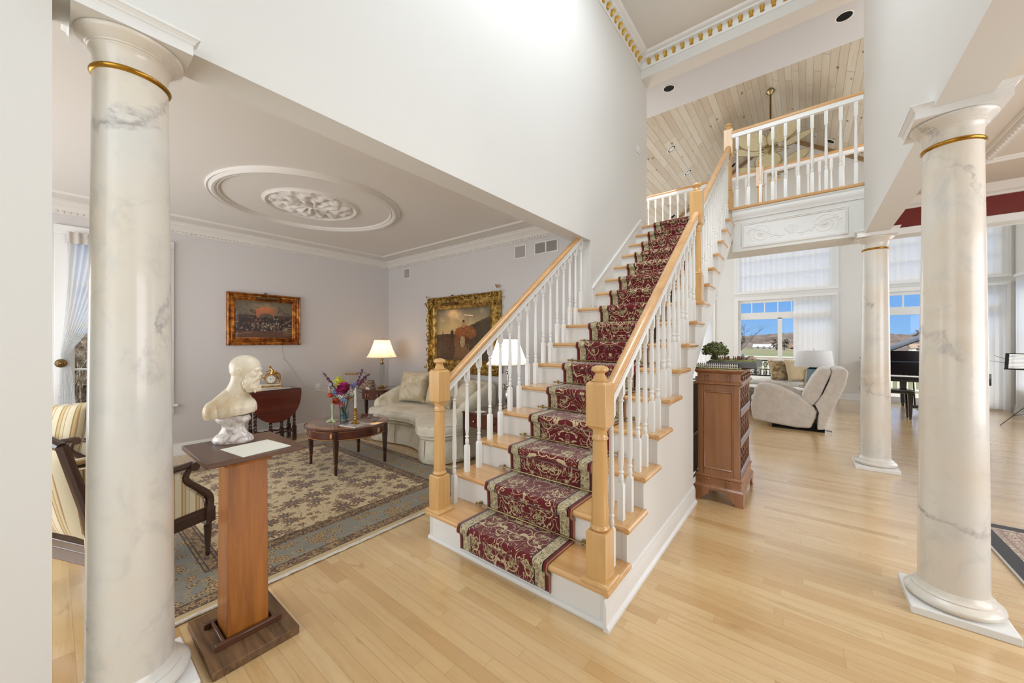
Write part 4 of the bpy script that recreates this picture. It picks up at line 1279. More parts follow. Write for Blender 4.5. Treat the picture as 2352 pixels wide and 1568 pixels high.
# ---- table lamps
SHADE = shade('lamp_shade_fabric', (.93, .86, .76))
SHADEW = shade('lamp_shade_white', (.93, .93, .93))
def table_lamp(label, loc, zs, zt, rb, rt_, shm, watt, col, crystal=True):
    t = thing('table_lamp', label, 'table lamp', loc, group='lit table lamps in the living room')
    zb = zs-loc[2]; zt_ = zt-loc[2]
    b = MB(); n = 6; vs = []
    N = 96
    for k in range(9):
        u = k/8; z = zb+(zt_-zb)*u
        for i in range(N):
            a = 2*pi*i/N; r = (rb+(rt_-rb)*(u**.72))*(1+.012*cos(8*a))
            vs.append((r*cos(a), r*sin(a), z))
    fs = [(k*N+i, k*N+(i+1) % N, (k+1)*N+(i+1) % N, (k+1)*N+i) for k in range(8) for i in range(N)]
    b.add(vs, fs); o = b.build('lamp_shade', shm, t)
    b = MB(); b.lathe([(rb*1.005, zb-.002), (rb*1.02, zb), (rb*1.02, zb+.007), (rb*1.005, zb+.008)], 96); b.lathe([(rt_*1.005, zt_-.005), (rt_*1.03, zt_-.004), (rt_*1.03, zt_+.002), (rt_*1.0, zt_+.002)], 96)
    for i in range(8):
        a = 2*pi*i/8; pts = []
        for k in range(7):
            u = k/6; r = (rb+(rt_-rb)*(u**.72))*1.014; pts.append((r*cos(a), r*sin(a), zb+(zt_-zb)*u))
        b.tube(pts, .0025, 5)
    b.build('shade_trim', Mat('shade_trim', L((232, 220, 196)), .7).mat, t)
    b = MB()
    H = zb+.02
    b.lathe([(0, 0), (.065, 0), (.068, .008), (.060, .016), (.040, .024), (.03, .034), (0, .034)], 28)
    b.lathe([(.008, H-.13), (.012, H-.12), (.03, H-.11), (.03, H-.10), (.012, H-.09), (.010, H-.07), (.022, H-.06), (.022, H-.05), (.009, H-.04), (.009, H), (.016, H+.01), (.016, H+.05), (0, H+.05)], 24)
    b.tube([(0, 0, H+.05), (0, 0, zt_+.01)], .003, 6); b.ball((0, 0, zt_+.016), .010, 12, 8)
    b.build('lamp_base', BRASS if crystal else SILVER, t)
    b = MB()
    if crystal: b.loftsq([(.026, .034), (.030, .05), (.030, H-.16), (.022, H-.135)]); b.lathe([(.012, H-.135), (.034, H-.128), (.040, H-.118), (.012, H-.11)], 12)
    else: 
        b.lathe([(.012, .034), (.022, .06), (.036, .10), (.040, .14), (.030, .19), (.014, .22), (.024, .24), (.024, .26), (.012, .28), (.010, H-.12)], 24)
        for a in range(0, 360, 90):
            ca, sa = cos(radians(a)), sin(radians(a)); b.tube([(.02*ca, .02*sa, .21), (.055*ca, .055*sa, .22), (.062*ca, .062*sa, .25), (.045*ca, .045*sa, .262)], .005, 6)
    b.build('glass_body' if crystal else 'silver_body', VASEG if crystal else SILVER, t)
    l = bpy.data.lights.new('bulb', 'POINT'); l.energy = watt; l.color = col; l.shadow_soft_size = .03
    lo = bpy.data.objects.new('bulb', l); COL.objects.link(lo); lo.parent = t; lo.location = (0, 0, zb+.11)
    return t
table_lamp('lit table lamp with warm cream shade left of the sofa', (-5.27, 3.28, .615), 1.095, 1.375, .235, .115, SHADE, 3.2, (1, .74, .5))
table_lamp('lit table lamp with cool white shade and silver stem behind the left balusters', (-2.56, 3.13, .6135), 1.095, 1.375, .235, .115, SHADEW, 2.4, (.94, .97, 1), crystal=False)

# ---- side table left (drum) and things on it
sd = thing('side_table', 'small dark round side table with inlaid apron left of the sofa', 'side table', (-5.27, 3.25, 0))
MB().lathe([(0, .598), (.29, .598), (.297, .604), (.297, .610), (.288, .614), (0, .614)], 64).build('top', wood('side_table_top', (120, 74, 44), (80, 44, 26), rough=.15, coat=.6), sd)
MB().lathe([(.26, .46), (.272, .46), (.272, .598), (.26, .598)], 8, twist=pi/8).build('apron', MAHO, sd, flat=True)
b = MB()
for a in (-125, -80, -35):
    for d_ in (-4, 4):
        ca, sa = cos(radians(a+d_*1.5)), sin(radians(a+d_*1.5)); b.ball((.262*ca, .262*sa, .53), .03, 10, 8, (.35, .35, 1.0))
b.build('inlay_oval', Mat('inlay_orange', L((200, 116, 56)), .3).mat, sd)
for a in (45, 135, 225, 315):
    ca, sa = cos(radians(a)), sin(radians(a)); MB().loftsq([(.012, 0), (.022, .46)], (.215*ca, .215*sa, 0)).build('leg', MAHOZ, sd, bevel=.002)
ph = thing('reading_lamp', 'brass swing-arm picture light standing behind the small stone model', 'lamp', (-5.42, 3.10, .615))
b = MB(); b.lathe([(0, 0), (.035, 0), (.035, .006), (.01, .012), (0, .012)], 20); b.tube(catmull([(0, 0, .01), (0, 0, .15), (.0, 0, .225), (-.05, -.04, .245), (-.10, -.08, .245), (-.12, -.10, .235)], 6), .004, 8); b.build('stem', BRASSD, ph)
b = MB(); b.tube([(-.09, -.085, .225), (-.26, -.21, .225)], [.02, .02], 14, flat=.7); b.build('head', BRASS, ph)
rk = thing('stone_ornament', 'rough grey-brown carved stone block on the round side table', 'ornament', (-5.30, 3.03, .615), radians(30))
sm = Mat('rough_stone', L((140, 118, 104)), .85); n = sm.noise(sm.vec(), 26, 5, .65); sm.color(sm.ramp(n, [(.3, L((74, 58, 48))), (.5, L((142, 116, 102))), (.7, L((196, 176, 160)))]))
b = MB(); 
def rf(u, v):
    a = 2*pi*u; n_ = mnoise.noise(Vector((cos(a)*2, sin(a)*2, v*5)))*.018
    rx, ry = .13, .045; k = 1+n_*8; ex = .25
    cx = abs(cos(a))**ex*(1 if cos(a) > 0 else -1); sy = abs(sin(a))**ex*(1 if sin(a) > 0 else -1)
    return (rx*cx*k*(1-.12*v), ry*sy*k, .135*v+n_*(v > .9))
b.grid(rf, 64, 14, wrapu=True); b.f.append(tuple(14*64+i for i in range(64))); b.build('block', sm.mat, rk, ang=60)
sh_ = thing('shell', 'small white shell in front of the stone block on the side table', 'shell', (-5.20, 2.99, .6155), radians(20)); 
b = MB()
for k in range(10):
    a = k*.8; r = .006+.0035*k; b.ball((.03*cos(a)*k/10, .02*sin(a)*k/10, .012+.002*(10-k)), .010+.001*k, 10, 7)
b.build('whorl', PORC, sh_)

# ---- right end table with a drawer
et = thing('end_table', 'mahogany end table with one drawer between the sofa and stairs', 'end table', (-2.555, 3.04, 0))
w2, d2 = .30, .32
MB().box(-w2, w2, -d2, d2, .588, .610).build('top', MAHO, et, bevel=.004)
b = MB(); b.box(-w2+.02, w2-.02, -d2+.025, d2-.02, .45, .588); b.build('apron', MAHO, et, flat=True)
dr = MB().box(-w2+.06, w2-.06, -d2+.018, -d2+.03, .462, .578).build('drawer', wood('drawer_front', (88, 36, 26), (58, 22, 16), coat=.6, rough=.15), et, bevel=.002)
b = MB()
for xx in (-.13, .13): b.lathe([(.004, 0), (.004, -.012), (.012, -.018), (.012, -.024), (0, -.027)], 14, (xx, -d2+.018, .52), ax='y')
b.build('knob', BRASS, dr)
for i, (sx_, sy_) in enumerate(((-1,-1),(1,-1),(1,1),(-1,1))):
    MB().loftsq([(.012, 0), (.020, .45), (.020, .588)], (sx_*(w2-.025), sy_*(d2-.025), 0)).build('leg', MAHOZ, et, bevel=.002)
tw = thing('doily', 'small ivory lace doily on the end table by the balusters', 'doily', (-2.66, 2.80, .6105))
b = MB(); vs = [(.0, 0, .004)]; 
for k in range(48): a = 2*pi*k/48; r = .062*(1+.08*cos(10*a)); vs.append((r*cos(a), r*sin(a), .003))
b.add(vs, [(0, k, k % 48+1) for k in range(1, 49)]); b.build('lace', PAPER, tw)

# ---- drop-leaf table
dl = thing('drop_leaf_table', 'mahogany gateleg table with a hanging leaf and barley-twist legs', 'gateleg table', (-5.56, 1.85, 0))
hw = .30
b = MB()
MB().box(-.17, .10, -hw, hw, .690, .712).build('top', MAHO, dl, bevel=.004)
pts = []
for k in range(33):
    a = pi*k/32; pts.append((-hw*cos(a)*(1.0), .70-.42*abs(sin(a))**.75))
MB().prism(pts, .105, .122, 'x').build('drop_leaf', wood('leaf_mahogany', (112, 44, 28), (62, 24, 16), axis='y', rough=.18, coat=.6, scale=.6), dl, bevel=.002)
MB().box(-.15, .08, -.25, .25, .58, .69).build('frame', MAHO, dl, flat=True)
def twist_leg(x, y, z0=.20, z1=.58):
    b = MB(); b.loftsq([(.02, 0), (.022, .02), (.022, .10)], (x, y, 0)); b.loftsq([(.022, .10), (.022, z0)], (x, y, 0))
    for ph_ in (0, pi): b.tube([(x+.008*cos(ph_+k*.6), y+.008*sin(ph_+k*.6), z0+k*.0095) for k in range(int((z1-z0)/.0095)+1)], .0125, 8)
    return b
for (x, y) in ((-.13, -.23), (-.13, .23), (.06, -.23), (.06, .23), (.075, -.06), (.075, .07)):
    twist_leg(x, y).build('leg', MAHOZ, dl)
b = MB()
for (a, c) in (((.06, -.23), (.06, .23)), ((-.13, -.23), (-.13, .23)), ((-.13, -.23), (.06, -.23)), ((-.13, .23), (.06, .23))):
    b.tube([(a[0]+(c[0]-a[0])*t/24+.005*sin(t*1.3), a[1]+(c[1]-a[1])*t/24, .13+.005*cos(t*1.3)) for t in range(25)], .011, 8)
b.build('stretcher', MAHOZ, dl)
ck = thing('mantel_clock', 'gilt figural mantel clock with white dial on the gateleg table', 'clock', (-5.60, 1.83, .7125), radians(72))
GILT = metal('ormolu', (206, 158, 74), .3)
ck.scale = (1.0, 1.0, 1.0)
b = MB(); b.box(-.13, .13, -.055, .055, 0, .018); b.box(-.115, .115, -.05, .05, .035, .06); b.build('plinth', Mat('clock_marble', L((220, 208, 190)), .3).mat, ck, bevel=.006)
b = MB()
for k in range(13): a = -.12+.02*k; b.ball((a, -.053, .030+.006*sin(k*1.2)), .010, 8, 6, (1.2, .6, 1))
for sx_ in (-.12, .12): b.ball((sx_, -.04, .022), .016, 10, 8)
b.build('gilt_garland', GILT, ck)
b = MB(); b.lathe([(0, -.05), (.062, -.05), (.066, -.04), (.066, .035), (.05, .045), (0, .045)], 36, (0, 0, .125), ax='y'); b.build('drum', Mat('drum_marble', L((214, 200, 176)), .3).mat, ck)
b = MB(); b.lathe([(.050, -.050), (.052, -.058), (.060, -.058), (.063, -.050)], 36, (0, 0, .125), ax='y')
b.tube(catmull([(.03, 0, .19), (.06, 0, .21), (.095, 0, .18), (.10, 0, .12), (.085, 0, .065)], 6), [.012]*25, 8)
b.tube(catmull([(-.03, 0, .185), (-.07, 0, .17), (-.085, 0, .11)], 6), .009, 8)
b.tube([(.005, 0, .185), (.02, 0, .235), (.0, 0, .265)], [.022, .018, .010], 10); b.ball((-.008, 0, .283), .016, 12, 8)
b.tube([(.01, 0, .245), (-.03, -.01, .235), (-.055, -.01, .215)], [.008, .007, .006], 8); b.tube([(.02, 0, .2), (.055, -.01, .205), (.075, 0, .19)], [.016, .013, .01], 8)
random.seed(2)
for k in range(40): a = random.uniform(0, pi); b.ball((.078*cos(a), random.uniform(-.03, .03), .125+.078*sin(a)), random.uniform(.007, .013), 7, 5)
b.build('gilt_figure', GILT, ck)
dm = Mat('clock_dial', L((236, 234, 226)), .25); x, y, z = dm.xyz(dm.vec()); z = z-.125; r = (x*x+z*z).sqrt(); th = x.at2(z)
tick = ((th*12/(2*pi)+.5).fract()-.5).abs().lt(.11)*r.gt(.034)*r.lt(.045)
h1 = (x*.95-z*-.3).abs().lt(.002)*(z*.95+x*-.3*-1).gt(-9)
hand = ((x*.966+z*.26).abs().lt(.0016)*r.lt(.036)*(z*.966-x*.26).gt(0)).max((x*-.17+z*.98).abs().lt(.002)*r.lt(.026)*x.gt(0))
dm.color(dm.mix(tick.max(hand).max(r.lt(.004)), L((236, 234, 226)), L((24, 24, 30))))
b = MB(); b.lathe([(0, -.0565), (.051, -.0565), (.051, -.05), (0, -.05)], 36, (0, 0, .125), ax='y'); b.build('dial', dm.mat, ck, flat=True)
tr_ = thing('glass_tray', 'thin white marble slab under the mantel clock', 'slab', (-5.60, 1.83, .7122)); tr_.location.z = .7123
ck.location.z = .7235
MB().box(-.11, .13, -.20, .20, 0, .011).build('slab', Mat('white_slab', L((216, 212, 206)), .15, coat=.6).mat, tr_, bevel=.002)
# wires on wall
cb = MB(); cb.tube(catmull([(LX+.004, 2.03, 1.29), (LX+.004, 2.05, 1.12), (LX+.004, 2.12, 1.02), (LX+.004, 2.32, .70), (LX+.004, 2.44, .66), (LX+.02, 2.46, .655)], 8), .0022, 5)
cb.box(LX, LX+.012, 2.035, 2.055, 1.09, 1.11); 
tag(cb.build('lamp_cord', Mat('white_cord', L((206, 200, 192)), .6).mat), 'thin white cord hanging from the small painting to the wall socket', 'cord')
cb = MB(); cb.box(LX, LX+.006, 2.49, 2.56, .60, .71); cb.box(LX, LX+.035, 2.505, 2.53, .64, .68)
tag(cb.build('wall_outlet', TRIM, bevel=.002), 'white wall outlet with a plug behind the flowers', 'outlet')

# ---- pictures
def paint_small():
    m = Mat('canvas_dark_gathering', (.1, .1, .1), .35, coat=.3); uv = m.vec('uv'); u, v, _ = m.xyz(uv)
    n = m.noise(m.comb(u*1.5, v, 0), 5, 5, .65, .8); fine = m.noise(m.comb(u, v, 2), 26, 4, .7, 1.0)
    sky = m.ramp(n, [(.3, L((60, 52, 40))), (.5, L((130, 118, 92))), (.7, L((90, 84, 62)))])
    c = m.mix(v.lt(.62), sky, L((52, 34, 22)))
    # warm arch building behind
    arch = (u-.50).abs().lt(.16)*v.gt(.50)*v.lt(.80); gable = (((u-.5)*(u-.5)*9+(v-.78)*(v-.78)*22)).lt(.11)*v.gt(.7)
    c = m.mix(arch.max(gable), c, m.mix(n, L((190, 122, 74)), L((140, 74, 42))))
    op = (((u-.52)*(u-.52)*60+(v-.56)*(v-.56)*70)).lt(1)*v.gt(.52); c = m.mix(op, c, L((90, 78, 58)))
    wl = (v.lt(.60-0)*v.gt(.45)); c = m.mix(wl*(u.lt(.34).max(u.gt(.72)))*.6, c, L((96, 56, 34)))
    crowd = (v+((u*34).sin()*.02)+((u*71).sin()*.012)).lt(.56)*(v.gt(.18))
    vo = m.voro(m.comb(u*1.5, v, 0), 24, 1, dim='2D'); cc = m.xyz(vo.outputs['Color'])
    cr = m.ramp(cc[0], [(0, L((20, 16, 18))), (.45, L((40, 28, 24))), (.7, L((74, 46, 34))), (.88, L((150, 64, 40))), (1, L((206, 196, 176)))])
    cr2 = m.mix(fine.step(.45, .6)*.6, cr, L((18, 14, 14)))
    c = m.mix(crowd, c, cr2)
    legs = ((u*88).sin().gt(.3))*v.lt(.42)*v.gt(.26)*(u-.5).abs().lt(.24); c = m.mix(legs*.55, c, L((150, 138, 112)))
    gr = v.lt(.19); c = m.mix(gr, c, m.mix(fine, L((60, 34, 20)), L((132, 78, 40))))
    st_ = ((v*95).sin().gt(0))*u.gt(.82)*v.lt(.30)*v.gt(.08); c = m.mix(st_*.7, c, L((168, 142, 96)))
    dg = (v-(u*.9-.36)).band(0, .008)*u.gt(.80); c = m.mix(dg, c, L((190, 160, 112)))
    lt_ = (v-(u*.25+.10)).band(0, .008)*u.lt(.28); c = m.mix(lt_, c, L((176, 130, 78)))
    c = m.mix(.35, c, L((30, 20, 14)))
    m.color(c); m.bump(fine, .25, .003); return m.mat
def paint_large():
    m = Mat('canvas_hay_cart', (.1, .1, .1), .3, coat=.35); uv = m.vec('uv'); u, v, _ = m.xyz(uv)
    n = m.noise(m.comb(u*1.2, v, 0), 3.5, 5, .6, .5); fine = m.noise(m.comb(u*1.2, v, 2), 24, 5, .7, .8)
    sky = m.mix(v.step(.45, 1.0), L((206, 178, 120)), L((128, 118, 96))); sky = m.mix(n.step(.45, .7)*.55, sky, L((214, 192, 146)))
    hill = v-(.52+((u*7).sin())*.02+fine*.03-.04)
    land = m.ramp(fine, [(.3, L((50, 34, 20))), (.55, L((92, 62, 34))), (.75, L((136, 96, 52)))])
    c = m.mix(hill.lt(0), sky, land)
    tr = (v-(.30+u*.52+fine*.16-.06)).lt(0)*u.gt(.60); c = m.mix(tr, c, m.ramp(fine, [(.3, L((42, 32, 18))), (.6, L((84, 66, 38))), (.8, L((120, 98, 58)))]))
    for (px, ph_, w) in ((.13, .62, .012), (.33, .66, .016), (.31, .58, .03)):
        t_ = ((u-px).abs()*1.0+(v-.5).max(0)*.12).lt(w+.0)*v.lt(ph_)*v.gt(.44); c = m.mix(t_, c, L((62, 46, 28)))
    road = ((u-(.50+(.2-v)*.25)).abs()).lt(.22-v*.5)*v.lt(.30); c = m.mix(road*.6, c, L((150, 104, 56)))
    hx = (u-.56); hz = (v-.53); hay = (hx*hx*26+hz*hz*52+fine*2.2-1.1).lt(1); c = m.mix(hay, c, m.ramp(fine, [(.3, L((92, 46, 20))), (.55, L((156, 92, 42))), (.75, L((206, 150, 82)))]))
    px_ = u-.53; fig = (px_*px_*1100+(v-.69)*(v-.69)*220+fine*.8-.4).lt(1); c = m.mix(fig, c, L((176, 128, 84))); hat = (px_*px_*2600+(v-.75)*(v-.75)*1500).lt(1); c = m.mix(hat, c, L((74, 46, 26)))
    for (hx_, cl) in ((.40, (150, 96, 54)), (.51, (206, 176, 130)), (.60, (104, 62, 34))):
        bd = ((u-hx_)*(u-hx_)*420+(v-.36)*(v-.36)*90+fine*1.8-.9).lt(1); c = m.mix(bd, c, m.mix(fine, L(cl), tuple(q*.45 for q in L(cl))))
        lg = ((u-hx_).abs()-.022).abs().lt(.008)*v.lt(.32)*v.gt(.18); c = m.mix(lg*.5, c, L((150, 112, 70)))
    ck_ = m.mix(fine.step(.5, .7)*.4, c, L((46, 30, 18))); c = m.mix(v.lt(.5)*1, c, ck_)
    edge = (u.min(1-u)).min(v.min(1-v)); c = m.mix((1-edge.step(0, .10))*.45, c, L((40, 28, 18)))
    m.color(c); m.bump(fine, .2, .003); return m.mat
def framed(name, label, W, H, loc, rz, fw, mat, fmat, ornate, group=None, tilt=0):
    """local: x = width, -y = out of the wall, z up; origin at centre of the bottom edge on the wall"""
    t = thing(name, label, 'painting', loc, rz); t.rotation_euler = (tilt, 0, rz)
    prof = [(0, 0), (0, .045), (.012, .058), (.022, .052), (.03, .035), (fw*.45, .030), (fw*.6, .042), (fw*.72, .045), (fw*.8, .03), (fw*.95, .022), (fw, .018), (fw, 0)]
    b = MB(); b.sweep(prof, [(-W/2, 0, 0), (W/2, 0, 0), (W/2, H, 0), (-W/2, H, 0)], closed=True); b.v = [(p[0], -p[2], p[1]) for p in b.v]; b.f = [f[::-1] for f in b.f]
    b.build('frame', fmat, t, ang=30, merge=False)
    c = MB(); iw, ih = W/2-fw+.004, H-2*fw+.008
    c.add([(-iw, -.014, fw-.004), (iw, -.014, fw-.004), (iw, -.014, fw-.004+ih), (-iw, -.014, fw-.004+ih), (-iw, -.002, fw-.004), (iw, -.002, fw-.004), (iw, -.002, fw-.004+ih), (-iw, -.002, fw-.004+ih)],
          [(0,1,2,3),(7,6,5,4),(0,4,5,1),(1,5,6,2),(2,6,7,3),(3,7,4,0)])
    o = c.build('canvas', mat, t, flat=True); uvl = o.data.uv_layers.new(name='UVMap')
    for lp in o.data.loops:
        p = o.data.vertices[lp.vertex_index].co; uvl.data[lp.index].uv = ((p.x+iw)/(2*iw), (p.z-fw+.004)/ih)
    random.seed(int(W*100)+4); Bq = [MB()]
    def flush():
        if Bq[0].v: Bq[0].build('carved_ornament', fmat, t, ang=60)
        Bq[0] = MB()
    def blob(x, z, r, h=.03, y=-.045):
        if ornate == 1: x = max(-W/2+.010, min(W/2-.010, x)); z = max(.010, min(H-.010, z))
        Bq[0].ball((x, y, z), r, 8, 6, (1, .45, 1))
    def curl(x, z, r, a0, turns=1.3, w=.010, y=-.05):
        pts = []
        for k in range(16):
            q = k/15; rr = r*(1-.75*q); a = a0+turns*2*pi*q; pts.append((x+rr*cos(a), y+.006*sin(a*2), z+rr*sin(a)))
        Bq[0].tube(pts, [w*(1-.5*k/15) for k in range(16)], 7)
    if ornate == 2:
        for (x, z, sx_, sz_) in ((-W/2+fw*.35, fw*.35, 1, 1), (W/2-fw*.35, fw*.35, -1, 1), (-W/2+fw*.35, H-fw*.35, 1, -1), (W/2-fw*.35, H-fw*.35, -1, -1)):
            flush()
            for k in range(26): blob(x+random.gauss(0, fw*.25), z+random.gauss(0, fw*.25), random.uniform(.010, .022))
            curl(x+sx_*fw*.3, z-sz_*fw*.15, .045, 0, w=.010); curl(x-sx_*fw*.05, z+sz_*fw*.45, .045, 1.5, w=.010); curl(x, z, .04, 3)
        for s_ in (-1, 1):
            flush(); zz = .24
            while zz < H-.2:
                for q in (0, 1):
                    curl(s_*(W/2-.015), zz, .036, pi/2 if q else -pi/2, .95, .010); zz += .085
                for k in range(5): blob(s_*(W/2-.02+random.gauss(0, .01)), zz-.03+random.gauss(0, .015), .014)
                zz += .06
            for k in range(10): blob(s_*(W/2-.035+random.gauss(0, .01)), H/2+random.gauss(0, .03), .018)
        for zc_ in (.03, H-.03):
            flush()
            for k in range(18): blob(random.gauss(0, .06), zc_+random.gauss(0, .012), random.uniform(.010, .020))
            for x in (-.30, -.18, .18, .30): curl(x, zc_, .030, 0 if x < 0 else pi, 1.2, .008)
            for k in range(26): blob(random.uniform(-W/2+.1, W/2-.1), zc_+random.gauss(0, .012), .010)
    else:
        for (x, z) in ((-W/2+.03, .03), (W/2-.03, .03), (-W/2+.03, H-.03), (W/2-.03, H-.03), (0, .03), (0, H-.03), (-W/2+.03, H/2), (W/2-.03, H/2)):
            flush()
            for k in range(16): blob(x+random.gauss(0, .022), z+random.gauss(0, .012 if abs(x) < .1 else .02), random.uniform(.006, .012), y=-.042)
            curl(x, z, .022, 1, 1.2, .006, y=-.045)
    flush(); b = MB()
    xx = -iw
    while xx < iw:
        b.ball((xx, -.028, fw-.008), .005, 6, 4); b.ball((xx, -.028, H-fw+.008), .005, 6, 4); xx += .016
    zz = fw
    while zz < H-fw: b.ball((-iw-.006, -.028, zz), .005, 6, 4); b.ball((iw+.006, -.028, zz), .005, 6, 4); zz += .016
    b.build('beaded_edge', fmat, t, ang=60)
    # picture light over the top rail
    b = MB(); lw = .30 if ornate == 2 else .26; x0 = -.20 if ornate == 2 else 0
    b.tube([(x0-lw/2, -.085, H-fw*.62), (x0+lw/2, -.085, H-fw*.62)], .018, 12); b.tube([(x0, -.03, H+.012), (x0, -.07, H-.01), (x0, -.085, H-fw*.55)], .004, 6); b.box(x0-.012, x0+.012, -.035, -.01, H-.005, H+.022)
    b.build('picture_light', BRASSD, t)
    l = bpy.data.lights.new('picture_bulb', 'AREA'); l.shape = 'RECTANGLE'; l.size = lw; l.size_y = .02; l.energy = 1.2 if ornate == 2 else .8; l.color = (1, .62, .36)
    lo = bpy.data.objects.new('picture_bulb', l); COL.objects.link(lo); lo.parent = t; lo.location = (x0, -.105, H-fw*.62-.01); lo.rotation_euler = (radians(-24), 0, 0)
    return t
FG = Mat('gilt_frame', L((150, 116, 52)), .4, metal=.75); n = FG.noise(FG.vec(), 22, 4); FG.color(FG.ramp(n, [(.3, L((92, 66, 26))), (.5, L((160, 124, 58))), (.7, L((206, 180, 112)))]))
FR = Mat('red_gilt_frame', L((150, 88, 34)), .35, metal=.6); n = FR.noise(FR.vec(), 18, 4); FR.color(FR.ramp(n, [(.3, L((84, 38, 18))), (.5, L((158, 92, 34))), (.72, L((206, 146, 62)))]))
framed('painting', 'small dark painting of a crowd in a reddish gold frame on the left wall', .87, .69, (LX+.002, 1.825, 1.30), radians(90), .10, paint_small(), FR.mat, 1)
framed('painting', 'large landscape painting with a hay cart in a carved gold frame above the sofa', 1.50, 1.135, (-3.91, LY-.002, .885), 0, .19, paint_large(), FG.mat, 2)
# wall grilles
def grille(label, x0, x1, z0, z1, split=False, cat='wall speaker', name='wall_speaker'):
    t = thing(name, label, cat, ((x0+x1)/2, LY, z0)); w = (x1-x0)/2; h = z1-z0
    b = MB(); b.sweep([(0,0),(0,.008),(.012,.010),(.016,0)], [(-w,0,0),(w,0,0),(w,h,0),(-w,h,0)], closed=True); b.v = [(p[0], -p[2], p[1]) for p in b.v]; b.f = [f[::-1] for f in b.f]
    if split: b.box(-.008, .008, -.010, 0, 0, h)
    b.build('frame', TRIM, t)
    m = Mat('grille_mesh', L((168, 162, 156)) if not split else L((150, 146, 138)), .7); x, y, z = m.xyz(m.vec()); 
    if split: m.color(m.mix((z*(2*pi/.012)).sin().gt(0), L((168, 164, 156)), L((120, 116, 108))))
    else: m.color(m.mix((z*900).sin().gt(0)*(x*900).sin().gt(0), L((176, 170, 164)), L((156, 150, 144))))
    MB().box(-w+.014, w-.014, -.006, -.001, .014, h-.014).build('mesh', m.mat, t, flat=True)
grille('beige square wall speaker beside the vent, high on the living room back wall', -2.945, -2.76, 2.41, 2.58)
grille('beige wall speaker near the room corner, left of the large painting', -5.34, -5.165, 2.41, 2.58)
grille('white double air return vent beside the handrail top', -2.63, -2.29, 2.42, 2.57, True, 'air vent', 'air_vent')
sw = thing('light_switch', 'white double light switch on the tall foyer wall', 'light switch', (XL, 5.31, 4.08))
MB().box(0, .006, -.06, .06, 0, .115).build('plate', TRIM, sw, bevel=.002)
b = MB(); b.box(.006, .014, -.03, -.02, .045, .07); b.box(.006, .014, .02, .03, .045, .07); b.build('toggle', TRIM, sw)

# ---- window curtain in the living room
def curtain_sheet(b, y_at, z0, z1, x, amp=.015, freq=60, nu=90, nv=24):
    def fn(u, v):
        z = z1+(z0-z1)*v; ya, yb = y_at(v); y = ya+(yb-ya)*u
        return (x+amp*sin(freq*u*2*pi/10)*(1-.3*v), y, z)
    b.grid(fn, nu, nv)
cu = thing('sheer_curtain', 'white sheer curtain swept to a tieback at the left window', 'curtain', (LX+.06, .3, 0))
b = MB()
def yat(v):
    if v < .63:
        t = v/.63; e_ = t**1.6
        return (.10+(.05-.10)*e_, .62+(.10-.62)*(t**1.3))
    t = (v-.63)/.37; return (.05-.03*t, .10+.06*t**.6)
b2 = MB(); curtain_sheet(b, yat, .52, 2.40, 0, .014, 110); b.v = [(p[0], p[1]-.3, p[2]) for p in b.v]
b.build('left_panel', SHEER, cu)
b = MB(); curtain_sheet(b, lambda v: (.60+.25*v**1.5 if v < .63 else .80, .84), .52, 2.40, .012, .014, 60); b.v = [(p[0], p[1]-.3, p[2]) for p in b.v]; b.build('right_panel', SHEER, cu)
b = MB(); curtain_sheet(b, lambda v: (.09, .82), 2.33, 2.44, .03, .012, 120, 120, 4); b.v = [(p[0], p[1]-.3, p[2]) for p in b.v]; b.build('valance', fabric('valance_satin', (214, 208, 200), (188, 180, 172), rough=.4, sc=5), cu)
tb = thing('curtain_tieback', 'round brass rosette tieback holding the sheer curtain', 'curtain tieback', (LX+.001, .055, 1.135))
b = MB(); b.lathe([(.007, 0), (.007, .08), (.038, .085), (.042, .092), (.036, .10), (.02, .104), (.014, .112), (0, .116)], 24, ax='x'); 
for k in range(8): a = pi/4*k; b.ball((.098, .026*cos(a), .026*sin(a)), .010, 8, 6, (.5, 1, 1))
b.build('rosette', BRASSD, tb)

# ---- french armchairs
def stripe(name, axis='x'):
    m = Mat(name, L((196, 176, 134)), .7, sheen=.2); x, y, z = m.xyz(m.vec())
    c = x if axis == 'x' else y; s_ = (c/.075).fract()
    col = m.ramp(s_, [(0, L((214, 206, 178))), (.30, L((214, 206, 178))), (.31, L((150, 112, 66))), (.38, L((150, 112, 66))), (.39, L((196, 176, 128))), (.55, L((196, 176, 128))), (.56, L((168, 132, 82))), (.62, L((168, 132, 82))), (.63, L((206, 196, 164))), (.82, L((206, 196, 164))), (.83, L((170, 136, 92))), (.87, L((170, 136, 92))), (.88, L((214, 206, 178)))])
    for n_ in m.nt.nodes:
        if n_.type == 'VALTORGB': n_.color_ramp.interpolation = 'CONSTANT'
    m.color(m.mix(m.noise(m.vec(), 500, 1)*.2, col, L((180, 160, 120)))); return m.mat
STX = stripe('striped_silk', 'x'); STY = stripe('striped_silk_side', 'y')
CWOOD = wood('chair_walnut', (72, 46, 34), (40, 25, 18), rough=.3, axis='z', coat=.3)
